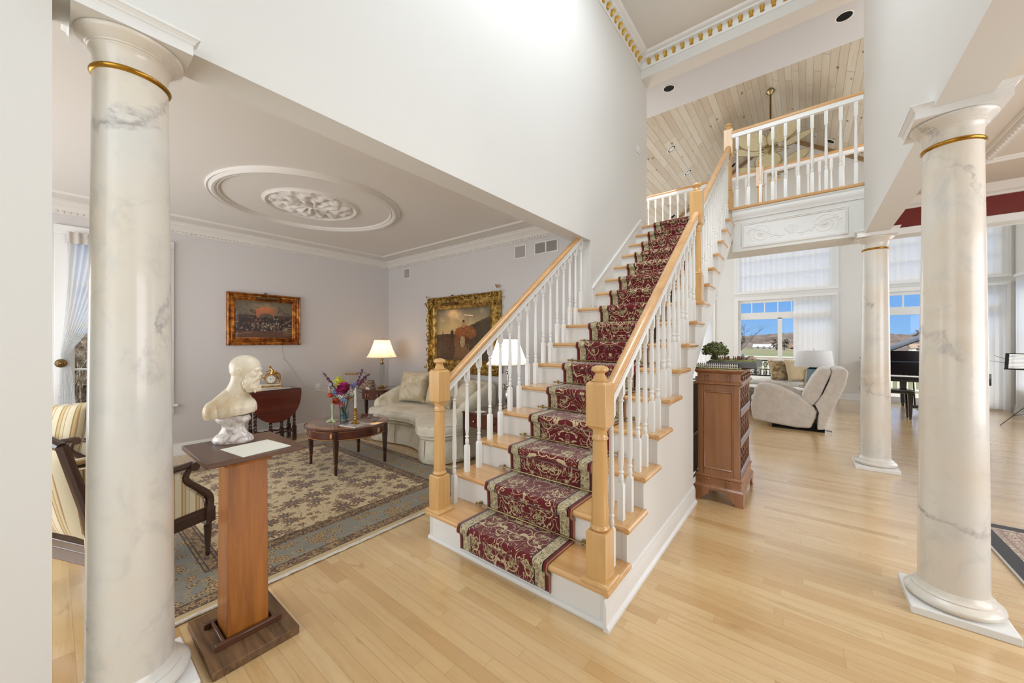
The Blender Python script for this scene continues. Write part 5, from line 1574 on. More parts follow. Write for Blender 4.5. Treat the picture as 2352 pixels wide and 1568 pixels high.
def armchair(label, loc, rz, w=.62, dp=.58, name='armchair', cat='armchair', group=None):
    """faces +y; origin at the floor centre"""
    t = thing(name, label, cat, loc, rz, group); hw_ = w/2
    b = MB(); b.box(-hw_+.02, hw_-.02, -dp/2+.02, dp/2-.02, .285, .33); b.build('seat_rail', CWOOD, t, bevel=.006)
    b = MB(); b.box(-hw_+.018, hw_-.018, -dp/2+.018, dp/2-.018, .225, .295)
    b.build('carved_rail', CWOOD, t, bevel=.008)
    MB().cushion((0, .01, .375), (w-.05, dp-.04, .15), n=14, tilt=Matrix(((1,0,0),(0,0,1),(0,1,0)))).build('seat_cushion', STX, t, ang=70, merge=True)
    for sx_ in (-1, 1):
        for sy_ in (-1, 1):
            x = sx_*(hw_-.035); y = sy_*(dp/2-.03)
            l = MB().lathe([(.010, 0), (.013, .01), (.015, .02), (.012, .028), (.020, .17), (.022, .185), (.016, .19), (.022, .198), (.022, .21)], 14, (x, y, 0)); l.loftsq([(.027, .21), (.027, .30)], (x, y, 0))
            l.build('leg', CWOOD, t)
        # back post
        x = sx_*(hw_-.025); MB().tube([(x, -dp/2+.03, .24), (x, -dp/2-.0, .50), (x, -dp/2-.09, .86)], [.024, .026, .022], 10).build('back_post', CWOOD, t)
        # arm
        a = MB(); pts = catmull([(x, -dp/2-.02, .63), (x*1.02, -dp/2+.15, .625), (x*1.05, dp/2-.26, .60), (x*1.06, dp/2-.14, .605)], 6); a.tube(pts, [.018]*len(pts), 10)
        a.lathe([(0, -.026), (.026, -.026), (.026, .026), (0, .026)], 16, (x*1.06, dp/2-.135, .592), ax='x')
        sup = catmull([(x*1.06, dp/2-.15, .585), (x*1.03, dp/2-.165, .52), (x*1.0, dp/2-.09, .44), (x, dp/2-.03, .37), (x, dp/2-.03, .28)], 5)
        a.tube(sup, [.015+.010*k/len(sup) for k in range(len(sup))], 10); a.build('arm', CWOOD, t)
        p = [(-dp/2-.01, .31), (dp/2-.06, .31), (dp/2-.075, .38), (dp/2-.15, .46), (dp/2-.19, .53), (dp/2-.19, .575), (-dp/2-.02, .60)]
        MB().prism(p, x-.014, x+.014, 'x').build('side_panel', STY, t, bevel=.010)
        MB().cushion((x, dp/2-.38, .635), (.07, .24, .035), n=8, tilt=Matrix(((1,0,0),(0,0,1),(0,1,0)))).build('arm_pad', STX, t, ang=70, merge=True)
    b = MB(); b.tube(catmull([(-hw_+.025, -dp/2-.088, .85), (-hw_*.5, -dp/2-.095, .885), (0, -dp/2-.096, .90), (hw_*.5, -dp/2-.095, .885), (hw_-.025, -dp/2-.088, .85)], 6), .022, 10)
    b.build('crest_rail', CWOOD, t)
    b = MB(); vs = []
    a_ = atan2(.09, .5); T = Matrix.Rotation(a_, 3, 'X')
    bb_ = MB(); bb_.cushion((0, 0, 0), (w-.09, .50, .10), n=12, power=.25); bb_.v = [tuple(T@Vector(p)+Vector((0, -dp/2-.035, .61))) for p in bb_.v]
    bb_.build('backrest', STX, t, ang=70, merge=True)
    return t
armchair('striped french armchair partly hidden behind the left marble column', (-3.09, .265, .0095), radians(23))
pillow('throw_pillow', 'brown and gold striped pillow on the armchair behind the left column', (-3.06, .24, .445), (.42, .38, .15), radians(23), radians(-16), STX)
def settee():
    t = armchair('striped settee by the left window with pale painted frame', (-4.86, -.06, 0), 0, w=1.02, dp=.62, name='settee', cat='settee')
    return t
settee()
pillow('throw_pillow', 'brown striped pillow on the settee near the left window', (-4.52, -.04, .46), (.46, .42, .17), radians(52), radians(-12), STX)

# ================================================================== great room shell
b = MB(); y0, y1 = GY, GY+.18
WA = (-1.42, .50); WB = (1.22, 2.98); WC = (-3.7, -2.05)
zs = [(.06, 2.43), (2.68, 4.0)]
xs = [GXL-.1, WC[0], WC[1], WA[0], WA[1], WB[0], WB[1], GXR+.1]
for i in range(0, 8, 2): b.box(xs[i], xs[i+1], y0, y1, 0, 4.0)
for w in (WA, WB, WC): b.box(w[0], w[1], y0, y1, 0, .06); b.box(w[0], w[1], y0, y1, 2.43, 2.68)
b.prism([(GXL-.1, 4.0), (GXR+.1, 4.0), (GXR+.1, 4.3), (RX, RZ+.1), (GXL-.1, 4.3)], y0, y1, 'y')
struct('wall_front', b, WALL, flat=True)
b = MB(); b.box(GXL-.15, GXL, 3.9, GY, 0, 5.6)
struct('wall_left', b, WALL, flat=True)
b = MB(); b.box(GXR, GXR+.15, 5.62, 8.9, 0, 4.4); b.box(GXR, GXR+.15, 8.9, 11.25, 2.45, 4.4); b.box(GXR, GXR+.15, 8.9, 11.25, 0, .5); b.box(GXR, GXR+.15, 11.25, GY, 0, 4.4)
struct('wall_right', b, WALL, flat=True)
struct('baseboard_front', MB().sweep(bp2, [(WA[1]+.1, GY, 0), (WB[0]-.1, GY, 0)], side=-1), TRIM)
struct('baseboard_right', MB().sweep(bp2, [(GXR, 11.5, 0), (GXR, 6.0, 0)], side=-1), TRIM)
def gr_window(n, w, tr_mull, door_mull):
    b = MB(); a0, a1 = w; Y = GY
    for (p, q, z0, z1) in ((a0-.089, a0, 0, 2.43), (a1, a1+.089, 0, 2.43)): b.box(p, q, Y-.03, Y, z0, z1)
    b.box(a0-.09, a1+.09, Y-.034, Y, 2.43, 2.52)
    b.box(a0-.099, a0-.02, Y-.025, Y, 2.67, 4.0); b.box(a1+.02, a1+.099, Y-.025, Y, 2.67, 4.0); b.box(a0-.10, a1+.10, Y-.04, Y, 2.60, 2.67); b.box(a0-.1, a1+.1, Y-.03, Y, 4.0, 4.09)
    f0, f1 = Y+.05, Y+.11
    for (p, q) in ((a0, a0+.05), (a1-.05, a1)): b.box(p, q, f0, f1, .06, 2.43); b.box(p, q, f0, f1, 2.68, 4.0)
    b.box(a0+.05, a1-.05, f0, f1, 2.36, 2.43); b.box(a0+.05, a1-.05, f0-.02, f1, 1.93, 2.10); b.box(a0+.05, a1-.05, f0, f1, .06, .14); b.box(a0+.05, a1-.05, f0, f1, 2.68, 2.74); b.box(a0+.05, a1-.05, f0, f1, 3.94, 4.0)
    for x in tr_mull: b.box(x-.012, x+.012, f0+.01, f1-.01, 2.1, 2.36)
    for x in door_mull: b.box(x-.045, x+.045, f0-.02, f1, .10, 1.95)
    for k in range(1, 5): x = a0+(a1-a0)*k/5; b.box(x-.012, x+.012, f0+.01, f1-.01, 2.74, 3.94)
    b.box(a0, a1, f0+.01, f1-.01, 3.12, 3.14); b.box(a0, a1, f0+.01, f1-.01, 3.5, 3.52)
    o = struct('window_%d' % n, b, TRIM, flat=True)
    g = MB(); g.box(a0, a1, f0+.028, f0+.034, .06, 1.95); g.build('pane', PANE, o, flat=True)
    g = MB(); g.box(a0, a1, f0+.028, f0+.034, 2.1, 2.40); g.build('pane', PANE, o, flat=True)
    g = MB(); g.box(a0, a1, f0+.028, f0+.034, 2.70, 3.98); g.build('pane', PANE, o, flat=True)
gr_window(2, WA, [-1.12, -.84, -.56, -.28, .10, .36], [-.515, -.20])
gr_window(3, WB, [1.655, 2.09, 2.52], [2.16])
gr_window(4, WC, [-3.3, -2.9, -2.5], [-2.9])
def sheer_panel(name, label, cat, x0, x1, z0, z1, y, pitch=.11, amp=.02, group=None, axis='y'):
    n = int((x1-x0)/pitch); t = thing(name, label, cat, (x0, y, z0) if axis == 'y' else (y, x0, z0), 0, group)
    def fn(u, v):
        x = u*(x1-x0); s = (x/pitch) % 1; yy = amp*(abs(s-.5)*2-.5)*1.6
        return (x, yy, v*(z1-z0)) if axis == 'y' else (yy, x, v*(z1-z0))
    b = MB(); b.grid(fn, n*6, 2); b.build('panel', BLIND, t, ang=30)
    b = MB()
    if axis == 'y': b.box(0, x1-x0, -.03, .03, z1-z0, z1-z0+.05)
    else: b.box(-.03, .03, 0, x1-x0, z1-z0, z1-z0+.05)
    b.build('headrail', TRIM, t, flat=True)
G3 = 'white vertical sheer blinds in the great room'
sheer_panel('vertical_blind', 'wide white sheer blind over the upper window, under the landing header', 'blind', -1.44, .53, 2.66, 4.0, GY-.06, group=G3)
sheer_panel('vertical_blind', 'white sheer blind drawn over the right half of the glass door behind the shaded lamp', 'blind', -.24, .57, .04, 2.44, GY-.06, .10, group=G3)
sheer_panel('vertical_blind', 'white sheer blind over the upper window above the piano', 'blind', 1.20, 3.02, 2.66, 4.0, GY-.06, group=G3)
sheer_panel('vertical_blind', 'tall white sheer blind right of the near right column, beside the piano', 'blind', 2.12, 3.02, .04, 2.44, GY-.06, .10, group=G3)
sheer_panel('vertical_blind', 'white sheer blind glimpsed under the stair flight behind the miniature tree', 'blind', -3.7, -2.03, .04, 2.44, GY-.06, .12, group=G3)
sheer_panel('sheer_curtain', 'white sheer curtain on the side window by the music stand at the right edge', 'curtain', 8.95, 11.22, .1, 2.55, GXR-.06, .12, group=None, axis='x')

# dining room at right
RED = paint('red_wall_paint', (112, 30, 20), rough=.5)
DC = 2.80
struct('ceiling', MB().box(XR2, 4.1, -2.7, 5.45, DC, DC+.12), paint('dining_ceiling_paint', (216, 206, 192)), flat=True)
struct('wall_right', MB().box(3.95, 4.1, -2.7, 5.6, 0, DC), RED, flat=True)
struct('wall_back', MB().box(XR2, 4.1, -2.85, -2.7, 0, DC), RED, flat=True)
struct('wall_header', MB().box(XR2, 3.95, 5.45, 5.60, 2.515, DC), RED, flat=True)
struct('trim_7', MB().box(XR2, 3.95, 5.43, 5.62, 2.445, 2.515), TRIM, bevel=.004)
b = MB(); b.sweep([(0,0),(.02,0),(.024,.018),(.05,.035),(.055,.05),(.09,.085),(.10,.10),(0,.10)], [(XR2, 5.45, DC-.10), (3.95, 5.45, DC-.10)], side=-1)
x = XR2+.05
while x < 2.2: b.ball((x, 5.405, DC-.055), .012, 8, 5, (1.6, .8, .8)); x += .045
b.sweep([(0,0),(.02,0),(.024,.018),(.05,.035),(.055,.05),(.09,.085),(.10,.10),(0,.10)], [(XR2, -2.6, DC-.10), (XR2, 5.40, DC-.10)], side=-1)
mp = [(0,0),(.012,-.012),(.03,-.010),(.04,-.024),(.065,-.026),(.08,-.010),(.095,-.012),(.10,0)]
struct('trim_8', b, CEIL)
b = MB(); b.sweep(mp, [(1.06, .9, DC), (3.4, .9, DC), (3.4, 4.75, DC), (1.06, 4.75, DC)], closed=True)
y = 1.0
while y < 4.7: b.ball((1.11, y, DC-.022), .010, 8, 5, (1, 2.0, .9)); y += .05
ell_ring(b, (1.95, 3.9), .62, .85, [(-.05,0),(-.045,.02),(-.02,.014),(.0,.03),(.03,.022),(.05,0)], z=DC)
struct('trim_9', b, CEIL)
dr_ = Mat('dining_rug', L((120, 100, 92)), .9, sheen=.2); p = dr_.vec('pos'); x, y, z = dr_.xyz(p); d = (x-.94).min(4.33-y)
n = dr_.noise(dr_.comb(x, y, 0), 18, 3, .6, 1.6); n2 = dr_.noise(dr_.comb(x, y, 5), 30, 2, .6, 1)
c = dr_.ramp(n, [(.32, L((86, 54, 56))), (.45, L((150, 132, 116))), (.55, L((176, 160, 140))), (.62, L((120, 40, 42))), (.75, L((96, 84, 84)))])
c = dr_.mix(n2.band(.5, .02), c, L((226, 212, 188)))
c = dr_.mix(d.lt(.095), c, L((14, 12, 14)))
for e_ in (.13, .20, .34, .40): c = dr_.mix(d.band(e_, .008), c, L((150, 120, 116)))
c = dr_.mix(d.lt(.012), c, L((180, 176, 168)))
dr_.color(c)
tag(MB().box(.94, 3.4, 1.2, 4.33, .001, .011).build('area_rug', dr_.mat, bevel=.002), 'oriental rug with a black border at the right edge behind the column', 'rug')

# ================================================================== carved cabinet
cb = thing('cabinet', 'tall narrow carved walnut cabinet standing against the stair end', 'cabinet', (-.575, 3.815, 0))
hx, hy = .155, .315
CW2 = wood('walnut_dark', (124, 78, 46), (78, 46, 26), rough=.35, axis='z', coat=.3)
b = MB()
b.box(-hx, -hx+.02, -hy, hy, .19, 1.02); b.box(-hx, hx, hy-.02, hy, .19, 1.02); b.box(-hx, hx, -hy, -hy+.02, .22, 1.0)
b.box(-hx, hx, -hy, hy, .19, .215); b.box(-hx, hx, -hy, hy, .96, .985)
b.build('carcass', WALNUT, cb, flat=True)
b = MB()     # end panel frame facing the viewer
for (a, c_, z0, z1) in ((-hx, -hx+.045, .215, .985), (hx-.045, hx, .215, .985), (-hx+.045, hx-.045, .215, .27), (-hx+.045, hx-.045, .93, .985)): b.box(a, c_, -hy-.012, -hy, z0, z1)
b.build('panel_frame', WALNUT, cb, bevel=.003)
b = MB(); fr_ = [(0,0),(0,.012),(.006,.016),(.012,.010),(.016,.004),(.016,0)]
b.sweep(fr_, [(-hx+.045, 0, .27), (hx-.045, 0, .27), (hx-.045, .66, .27), (-hx+.045, .66, .27)], closed=True); b.v = [(p[0], -hy-(p[2]-.27), .27+p[1]) for p in b.v]; b.f = [f[::-1] for f in b.f]
b.build('panel_moulding', WALNUT, cb)
MB().box(-hx+.055, hx-.055, -hy-.006, -hy, .28, .92).build('end_panel', wood('cabinet_panel', (176, 120, 70), (132, 84, 44), rough=.28, axis='z', coat=.4, scale=.5), cb, flat=True)
b = MB(); b.loftsq([(hx+.006, hy+.012, .985), (hx+.022, hy+.028, .992), (hx+.022, hy+.028, 1.002), (hx+.010, hy+.014, 1.012), (hx+.004, hy+.008, 1.014), (hx+.004, hy+.008, 1.078), (hx+.012, hy+.016, 1.084), (hx+.020, hy+.024, 1.092), (hx+.030, hy+.032, 1.100), (hx+.032, hy+.034, 1.112), (hx+.026, hy+.030, 1.116)])
b.build('cornice', WALNUT, cb, flat=True)
b = MB(); b.loftsq([(hx+.03, hy+.036, .10), (hx+.03, hy+.036, .118), (hx+.018, hy+.024, .130), (hx+.012, hy+.018, .142), (hx+.012, hy+.018, .198), (hx+.020, hy+.026, .204), (hx+.020, hy+.026, .214), (hx+.008, hy+.012, .222)])
b.build('plinth_moulding', WALNUT, cb, flat=True)
b = MB()
def carve(b, x, z, y, w=.05, h=.055):
    b.box(x-w/2-.004, x+w/2+.004, y-.004, y, z-h/2-.003, z+h/2+.003)
    for i in range(2):
        xc = x+(i-.5)*w*.5
        b.ball((xc, y-.004, z+h*.32), .011, 10, 6, (1.0, .8, .8))
        for k in range(3): b.ball((xc, y-.004, z+h*.08-k*.014), .007, 8, 5, (1.3, .7, .65))
    return b
for z_, h in ((1.046, .056), (.170, .05)):
    for x_ in (-.085, .075): b = MB(); carve(b, x_, z_, -hy-(.008 if z_ > 1 else .018), h=h); b.build('carved_block', WALNUT, cb)
for z_ in (1.046,):
    for y_ in (-.24, -.12, .0, .12, .24): MB().ball((hx+.010, y_, z_), .016, 10, 6, (.7, .8, 1.6)).build('carved_corbel', CW2, cb)
b = MB()   # bracket feet on two sides
def foot(b, a, sgn, face, axis):
    pts = [(0, 0), (.055, 0), (.062, .022), (.080, .030), (.088, .048), (.108, .056), (.118, .080), (.118, .102), (0, .102)]
    pts = [(a+sgn*p[0], p[1]) for p in pts]
    if sgn < 0: pts = pts[::-1]
    if axis == 'y': b.prism(pts, face, face+.022, 'y')
    else: b.prism(pts, face, face+.022, 'x')
for args in ((-hx-.028, 1, -hy-.034, 'y'), (hx+.028, -1, -hy-.034, 'y'), (-hy-.034, 1, hx+.006, 'x'), (hy+.034, -1, hx+.006, 'x')):
    b = MB(); foot(b, *(args if args[3] == 'y' else (args[0]+.0006*args[1], args[1], args[2]+.0007, 'x'))); b.build('bracket_foot', WALNUT, cb, bevel=.002)
MB().box(-hx, -hx+.05, hy-.05, hy, 0, .10).build('foot_block', WALNUT, cb)
b = MB()
for z in (.215, .47, .72): b.box(-hx+.02, hx+.004, -hy+.02, hy-.02, z, z+.02)
b.build('shelf', WALNUT, cb, flat=True)
b = MB()
for z in (.225, .48, .73):
    for y in (-.24, -.12, 0, .12, .24):
        for ph_ in (0, pi): b.tube([(hx-.012+.006*cos(ph_+k*.55), y+.006*sin(ph_+k*.55), z+.015+k*.0095) for k in range(23)], .0095, 7)
b.build('twisted_spindles', CW2, cb)
b = MB()
for z in (.225, .48, .73):
    y = -hy+.03
    while y < hy-.02: b.box(hx+.002, hx+.008, y, y+.006, z+.01, z+.055); y += .02
    b.box(hx+.002, hx+.008, -hy+.02, hy-.02, z+.055, z+.062)
b.build('gallery_rail', Mat('pale_gallery', L((190, 182, 190)), .4).mat, cb, flat=True)
# folding rack between stair end and cabinet
fk = thing('folding_rack', 'grey metal folding rack squeezed between stair end and walnut cabinet', 'rack', (-.83, 3.80, 0))
b = MB()
for y in (-.25, .25):
    b.tube([(-.03, y, 0), (-.03, y, 1.0)], .011, 8); b.tube([(.03, y, 0), (.03, y, 1.0)], .011, 8)
for z in (.12, .5, .98): b.tube([(-.03, -.25, z), (-.03, .25, z)], .009, 8); b.tube([(.03, -.25, z), (.03, .25, z)], .009, 8); b.tube([(-.03, -.25, z), (.03, -.25, z)], .009, 8)
b.build('tube_frame', metal('rack_grey', (150, 152, 152), .4), fk)
b = MB(); b.box(-.022, .022, -.23, .23, .14, .96); b.build('panel', Mat('rack_panel', L((162, 162, 158)), .5).mat, fk, bevel=.004)
b = MB(); b.tube([(-.03, -.27, 1.0), (0, -.28, 1.05), (.03, -.27, 1.0)], .012, 8); b.build('handle', BLACKM, fk)

# ---- miniature landscape on the cabinet
CT = 1.1165
MOSS = Mat('model_moss', L((120, 126, 62)), .9); n = MOSS.noise(MOSS.vec(), 60, 4); MOSS.color(MOSS.ramp(n, [(.35, L((84, 92, 42))), (.6, L((150, 154, 84)))]))
tr1 = thing('miniature_tray', 'narrow green tray at the front of the cabinet top holding tiny figures', 'model base', (-.575, 3.57, CT)); MB().box(-.175, .150, -.075, .075, 0, .010).build('tray', MOSS.mat, tr1, bevel=.002)
tr2 = thing('miniature_slab', 'dark slab with mossy top carrying the miniature tree on the cabinet', 'model base', (-.50, 3.95, CT))
MB().box(-.235, .150, -.285, .24, 0, .006).build('underlay', BLACKM, tr2)
b = MB(); b.loftsq([(.19, .26, .006), (.19, .26, .050), (.175, .245, .058)], (-.01, -.02, 0)); b.build('slab', Mat('slate_grey', L((98, 100, 100)), .5).mat, tr2, flat=True)
MB().box(-.18, .16, -.262, .22, .058, .066).build('moss_top', MOSS.mat, tr2, bevel=.003)
def figurine(label, loc, s, mat, grp=None):
    t = MB(); 
    t.lathe([(0, 0), (.008*s, 0), (.008*s, .003*s), (.003*s, .006*s), (.005*s, .014*s), (.0065*s, .022*s), (.003*s, .028*s), (.002*s, .030*s)], 8); t.ball((0, 0, .033*s), .0045*s, 8, 6)
    t.tube([(-.005*s, 0, .024*s), (-.009*s, -.003*s, .016*s)], .0018*s, 5); t.tube([(.005*s, 0, .024*s), (.009*s, -.003*s, .02*s)], .0018*s, 5)
    o = t.build('figurine', mat); o.location = loc; return tag(o, label, 'figurine', grp)
IV = Mat('pewter_white', L((206, 200, 190)), .5).mat; DKF = Mat('pewter_dark', L((34, 30, 32)), .5).mat; BRF = Mat('painted_brown', L((110, 66, 50)), .6).mat
first = figurine('tiny white figure in the front row on the green tray', (0, 0, 0), 1.0, IV, 'white figures in the front row of the model')
firstd = figurine('tiny dark figure in the second row behind the white row on the tray', (0, 0, 0), 1.05, DKF, 'dark figures in the second row of the model')
for k in range(20):
    for (f_, yy, off) in ((first, 3.512, 0), (firstd, 3.535, .007)):
        o = f_ if k == 0 else f_.copy()
        if k: COL.objects.link(o)
        o.location = (-.742+k*.0158+off, yy, CT+.0095)
random.seed(21)
g0 = None
for k in range(22):
    x = random.uniform(-.66, -.42); y = random.uniform(3.74, 3.92)
    if abs(x+.63) < .05 and y < 3.8: continue
    if g0 is None: g0 = figurine('tiny brown painted figure standing among others on the mossy slab', (x, y, CT+.0655), .95, BRF, 'brown figures on the mossy slab'); continue
    o = g0.copy(); COL.objects.link(o); o.location = (x, y, CT+.0655); o.rotation_euler[2] = random.uniform(0, 6)
tr = thing('miniature_tree', 'rounded green miniature tree on the slab on top of the cabinet', 'model tree', (-.640, 3.735, CT+.0655))
b = MB(); b.tube(catmull([(0, 0, 0), (.006, 0, .02), (-.004, 0, .045), (.006, .004, .07)], 5), [.010]*16, 8)
random.seed(4)
for k in range(9):
    a = random.uniform(0, 6.28); b.tube(catmull([(0, 0, .03+.003*k), (.03*cos(a), .03*sin(a), .05+.003*k), (.07*cos(a), .07*sin(a), .075)], 4), .0025, 5)
b.build('trunk', Mat('model_bark', L((62, 48, 36)), .8).mat, tr)
LF = Mat('model_foliage', L((84, 92, 44)), .8); n = LF.noise(LF.vec(), 90, 3); LF.color(LF.ramp(n, [(.35, L((52, 58, 26))), (.55, L((96, 104, 52))), (.7, L((142, 148, 88)))]))
b = MB()
for k in range(900):
    a = random.uniform(0, 6.28); ph_ = math.acos(random.uniform(-.55, 1)); R = .105*(.72+.28*random.random())
    v = Vector((sin(ph_)*cos(a)*1.0, sin(ph_)*sin(a), cos(ph_)*.74)); R *= 1+.25*mnoise.noise(v*3); c = v*R+Vector((0, 0, .084)); s_ = random.uniform(.006, .011)
    r1 = Vector((random.gauss(0,1), random.gauss(0,1), random.gauss(0,1))).normalized(); r2 = r1.cross(v).normalized()
    b.add([c-r1*s_, c+r2*s_, c+r1*s_, c-r2*s_, c+v*s_*.6], [(0,1,4), (1,2,4), (2,3,4), (3,0,4), (3,2,1,0)])
b.build('foliage', LF.mat, tr, flat=True)
tc_ = thing('miniature_fir', 'dark green cone-shaped miniature bush beside the miniature tree', 'model tree', (-.668, 3.885, CT+.0655)); b = MB()
def cf(u, v):
    a = 2*pi*u; r = .036*(1-v)*(1+.12*sin(a*7+v*20))+.001; return (r*cos(a), r*sin(a), v*.10)
b.grid(cf, 28, 12, wrapu=True); b.build('cone', LF.mat, tc_)
rkk = thing('model_rock', 'pale rock mound at the right end of the mossy slab', 'model rock', (-.395, 3.98, CT+.0655)); b = MB()
def rf2(u, v):
    a = 2*pi*u; t = v*pi/2; k = 1+mnoise.noise(Vector((cos(a)*2, sin(a)*2, v*3)))*.25; return (.045*cos(t)*cos(a)*k, .08*cos(t)*sin(a)*k, .030*sin(t)*k)
b.grid(rf2, 30, 10, wrapu=True); b.build('mound', sm.mat, rkk, ang=80)
hut = thing('model_hut', 'tiny blue and white cone-roofed hut on the mossy slab', 'model hut', (-.455, 3.99, CT+.0655)); MB().lathe([(0, 0), (.014, 0), (.014, .022), (0, .022)], 14).build('wall', IV, hut); MB().lathe([(.018, .022), (.002, .058), (0, .058)], 14).build('roof', Mat('hut_blue', L((120, 140, 160)), .5).mat, hut)

# ================================================================== great room furniture
BEI = fabric('recliner_fabric', (216, 209, 200), (204, 197, 188), sc=14, sheen=.2)
rc = thing('recliner', 'beige fabric recliner seen from its side, facing left in the great room', 'recliner', (-.20, 7.45, 0)); ox = .20
W2 = .38
armp = [(-.665, .09), (-.69, .20), (-.70, .34), (-.68, .44), (-.66, .50), (-.65, .60), (-.60, .665), (-.50, .69), (-.36, .665), (-.20, .60), (-.08, .53), (.02, .44), (.10, .36), (.13, .30), (.11, .20), (.06, .05), (-.10, .035), (-.35, .055), (-.55, .08)]
armp = [(x+ox, z) for x, z in armp]
for nm, (ya, yb) in zip(('arm', 'arm'), ((-W2, -W2+.15), (W2-.15, W2))): MB().prism(armp, ya, yb, 'y').build(nm, BEI, rc, bevel=.035, seg=4, ang=60)
MB().prism([(x+ox, z) for x, z in [(-.62, .10), (-.64, .38), (-.60, .46), (-.05, .42), (.05, .34), (.06, .08)]], -W2+.152, W2-.152, 'y').build('seat', BEI, rc, bevel=.03, seg=3)
MB().prism([(x+ox, z) for x, z in [(-.70, .34), (-.71, .44), (-.67, .50), (-.60, .50), (-.60, .20), (-.68, .20)]], -W2+.153, W2-.153, 'y').build('footrest', BEI, rc, bevel=.03, seg=3)
MB().prism([(x+ox, z) for x, z in [(-.06, .47), (-.01, .62), (.07, .80), (.15, .925), (.19, .955), (.27, .95), (.30, .90), (.22, .68), (.16, .50), (.08, .38)]], -W2+.03, W2-.03, 'y').build('back_cushion', BEI, rc, bevel=.035, seg=4, ang=60)
MB().prism([(x+ox, z) for x, z in [(.10, .40), (.20, .58), (.27, .78), (.305, .94), (.36, .965), (.45, .955), (.475, .90), (.44, .70), (.34, .44), (.27, .24), (.21, .05), (.13, .04), (.14, .28)]], -W2+.0, W2-.0, 'y').build('back_shell', BEI, rc, bevel=.02, seg=3, ang=60)
b = MB(); b.tube([(.105+ox, -W2-.002, .40), (.145+ox, -W2-.002, .30), (.085+ox, -W2-.002, .05)], .006, 6); b.box(-.42+ox, .22+ox, -W2+.06, W2-.06, .0, .04)
b.tube(catmull([(.20+ox, -.3, .03), (.26+ox, -.33, .045), (.30+ox, -.30, .02), (.24+ox, -.25, .012)], 5), .004, 6); b.build('mechanism', BLACKM, rc)
rg2 = thing('area_rug', 'pale grey rug in front of the recliner in the great room', 'rug', (-1.9, 8.4, 0)); MB().box(-1.2, .95, -1.0, .75, .001, .012).build('pile', fabric('grey_rug', (170, 172, 176), (140, 144, 150), sc=30), rg2)
ctb = thing('coffee_table', 'low dark coffee table with white top left of the recliner', 'coffee table', (-1.42, 8.35, .0125)); b = MB(); b.box(-.55, .45, -.30, .30, .40, .43); b.build('top', Mat('white_top', L((226, 224, 220)), .3).mat, ctb, bevel=.006)
b = MB()
for x_ in (-.5, .40):
    for y_ in (-.26, .26): b.box(x_, x_+.05, y_-.025, y_+.025, 0, .40)
b.box(-.5, .45, -.26, .26, .10, .13); b.build('base', Mat('grey_wood', L((104, 100, 96)), .5).mat, ctb, flat=True)
# sofa
GS = fabric('grey_green_weave', (150, 148, 136), (132, 130, 118), sc=30); CRM = fabric('cream_cushion', (222, 220, 214), (208, 206, 198), sc=12)
sg = thing('sofa', 'grey-green sofa with cream seat cushions in front of the glass door', 'sofa', (-.86, 9.75, 0))
MB().box(-1.1, 1.08, -.42, .42, .08, .43).build('base', GS, sg, bevel=.03)
for x_ in (-1.0, 0, 1.0):
    for y_ in (-.34, .34): MB().loftsq([(.02, 0), (.028, .09)], (x_, y_, 0)).build('leg', WALDK, sg)
MB().box(-1.08, .85, -.43, .30, .432, .545).build('seat_cushion', CRM, sg, bevel=.035)
b = MB(); b.prism([(.80, .40), (.86, .78), (.94, .84), (1.06, .82), (1.10, .70), (1.09, .10), (.80, .10)], -.44, .43, 'y'); b.build('arm_back', fabric('sofa_back_beige', (196, 182, 158), (180, 166, 142), sc=12), sg, bevel=.04)
MB().box(-1.1, .84, .27, .42, .42, .56).build('backrest', CRM, sg, bevel=.03)
pillow('throw_pillow', 'brown patterned pillow on the great room sofa, left of the plain beige one', (-.34, 9.42, .545), (.50, .44, .17), radians(38), radians(-22), fabric('fern_pillow', (182, 160, 124), (120, 98, 66), sc=12, contrast=(.45, .6)), None)
pillow('throw_pillow', 'plain beige pillow on the great room sofa, next to the teal lamp', (-.07, 9.36, .545), (.48, .46, .18), radians(30), radians(-20), fabric('plain_pillow', (196, 178, 146), (186, 168, 136), sc=8), None)
pillow('throw_pillow', 'white and rose patterned pillow behind the brown one on the great room sofa', (-.36, 9.66, .545), (.50, .46, .16), radians(30), radians(-18), fabric('rose_pillow', (226, 220, 214), (190, 160, 150), sc=9, contrast=(.5, .62)), None)
lv = thing('ottoman', 'grey upholstered ottoman with a folded white quilt between sofa and recliner', 'ottoman', (-.62, 8.75, 0))
MB().box(-.32, .66, -.25, .22, .06, .44).build('body', GS, lv, bevel=.05, seg=4); MB().box(-.28, .60, -.24, .23, .441, .475).build('quilt', CRM, lv, bevel=.015)
# teal lamp and its table
tt = thing('side_table', 'small dark red side table under the teal lamp', 'side table', (.105, 8.14, 0))
MB().lathe([(0, .56), (.20, .56), (.205, .57), (.20, .585), (0, .585)], 32).build('top', MAHO, tt); MB().lathe([(.12, 0), (.10, .02), (.03, .05), (.022, .12), (.03, .5), (.06, .56), (0, .56)], 20).build('stem', MAHOZ, tt)
tl = thing('table_lamp', 'table lamp with white drum shade and teal body behind the recliner', 'table lamp', (.105, 8.14, .5855))
MB().loftsq([(.075, .0), (.10, .03), (.085, .30), (.03, .34), (.012, .345)]).build('lamp_body', Mat('teal_ceramic', L((70, 122, 140)), .2, coat=.5).mat, tl, bevel=.006)
MB().lathe([(.27, .335), (.235, .605), (.232, .605), (.267, .335)], 48).build('lamp_shade', SHADEW, tl); b = MB(); b.tube([(0, 0, .34), (0, 0, .62)], .004, 6); b.ball((0, 0, .625), .01); b.tube([(-.235, 0, .60), (.235, 0, .60)], .002, 5); b.build('finial', SILVER, tl)

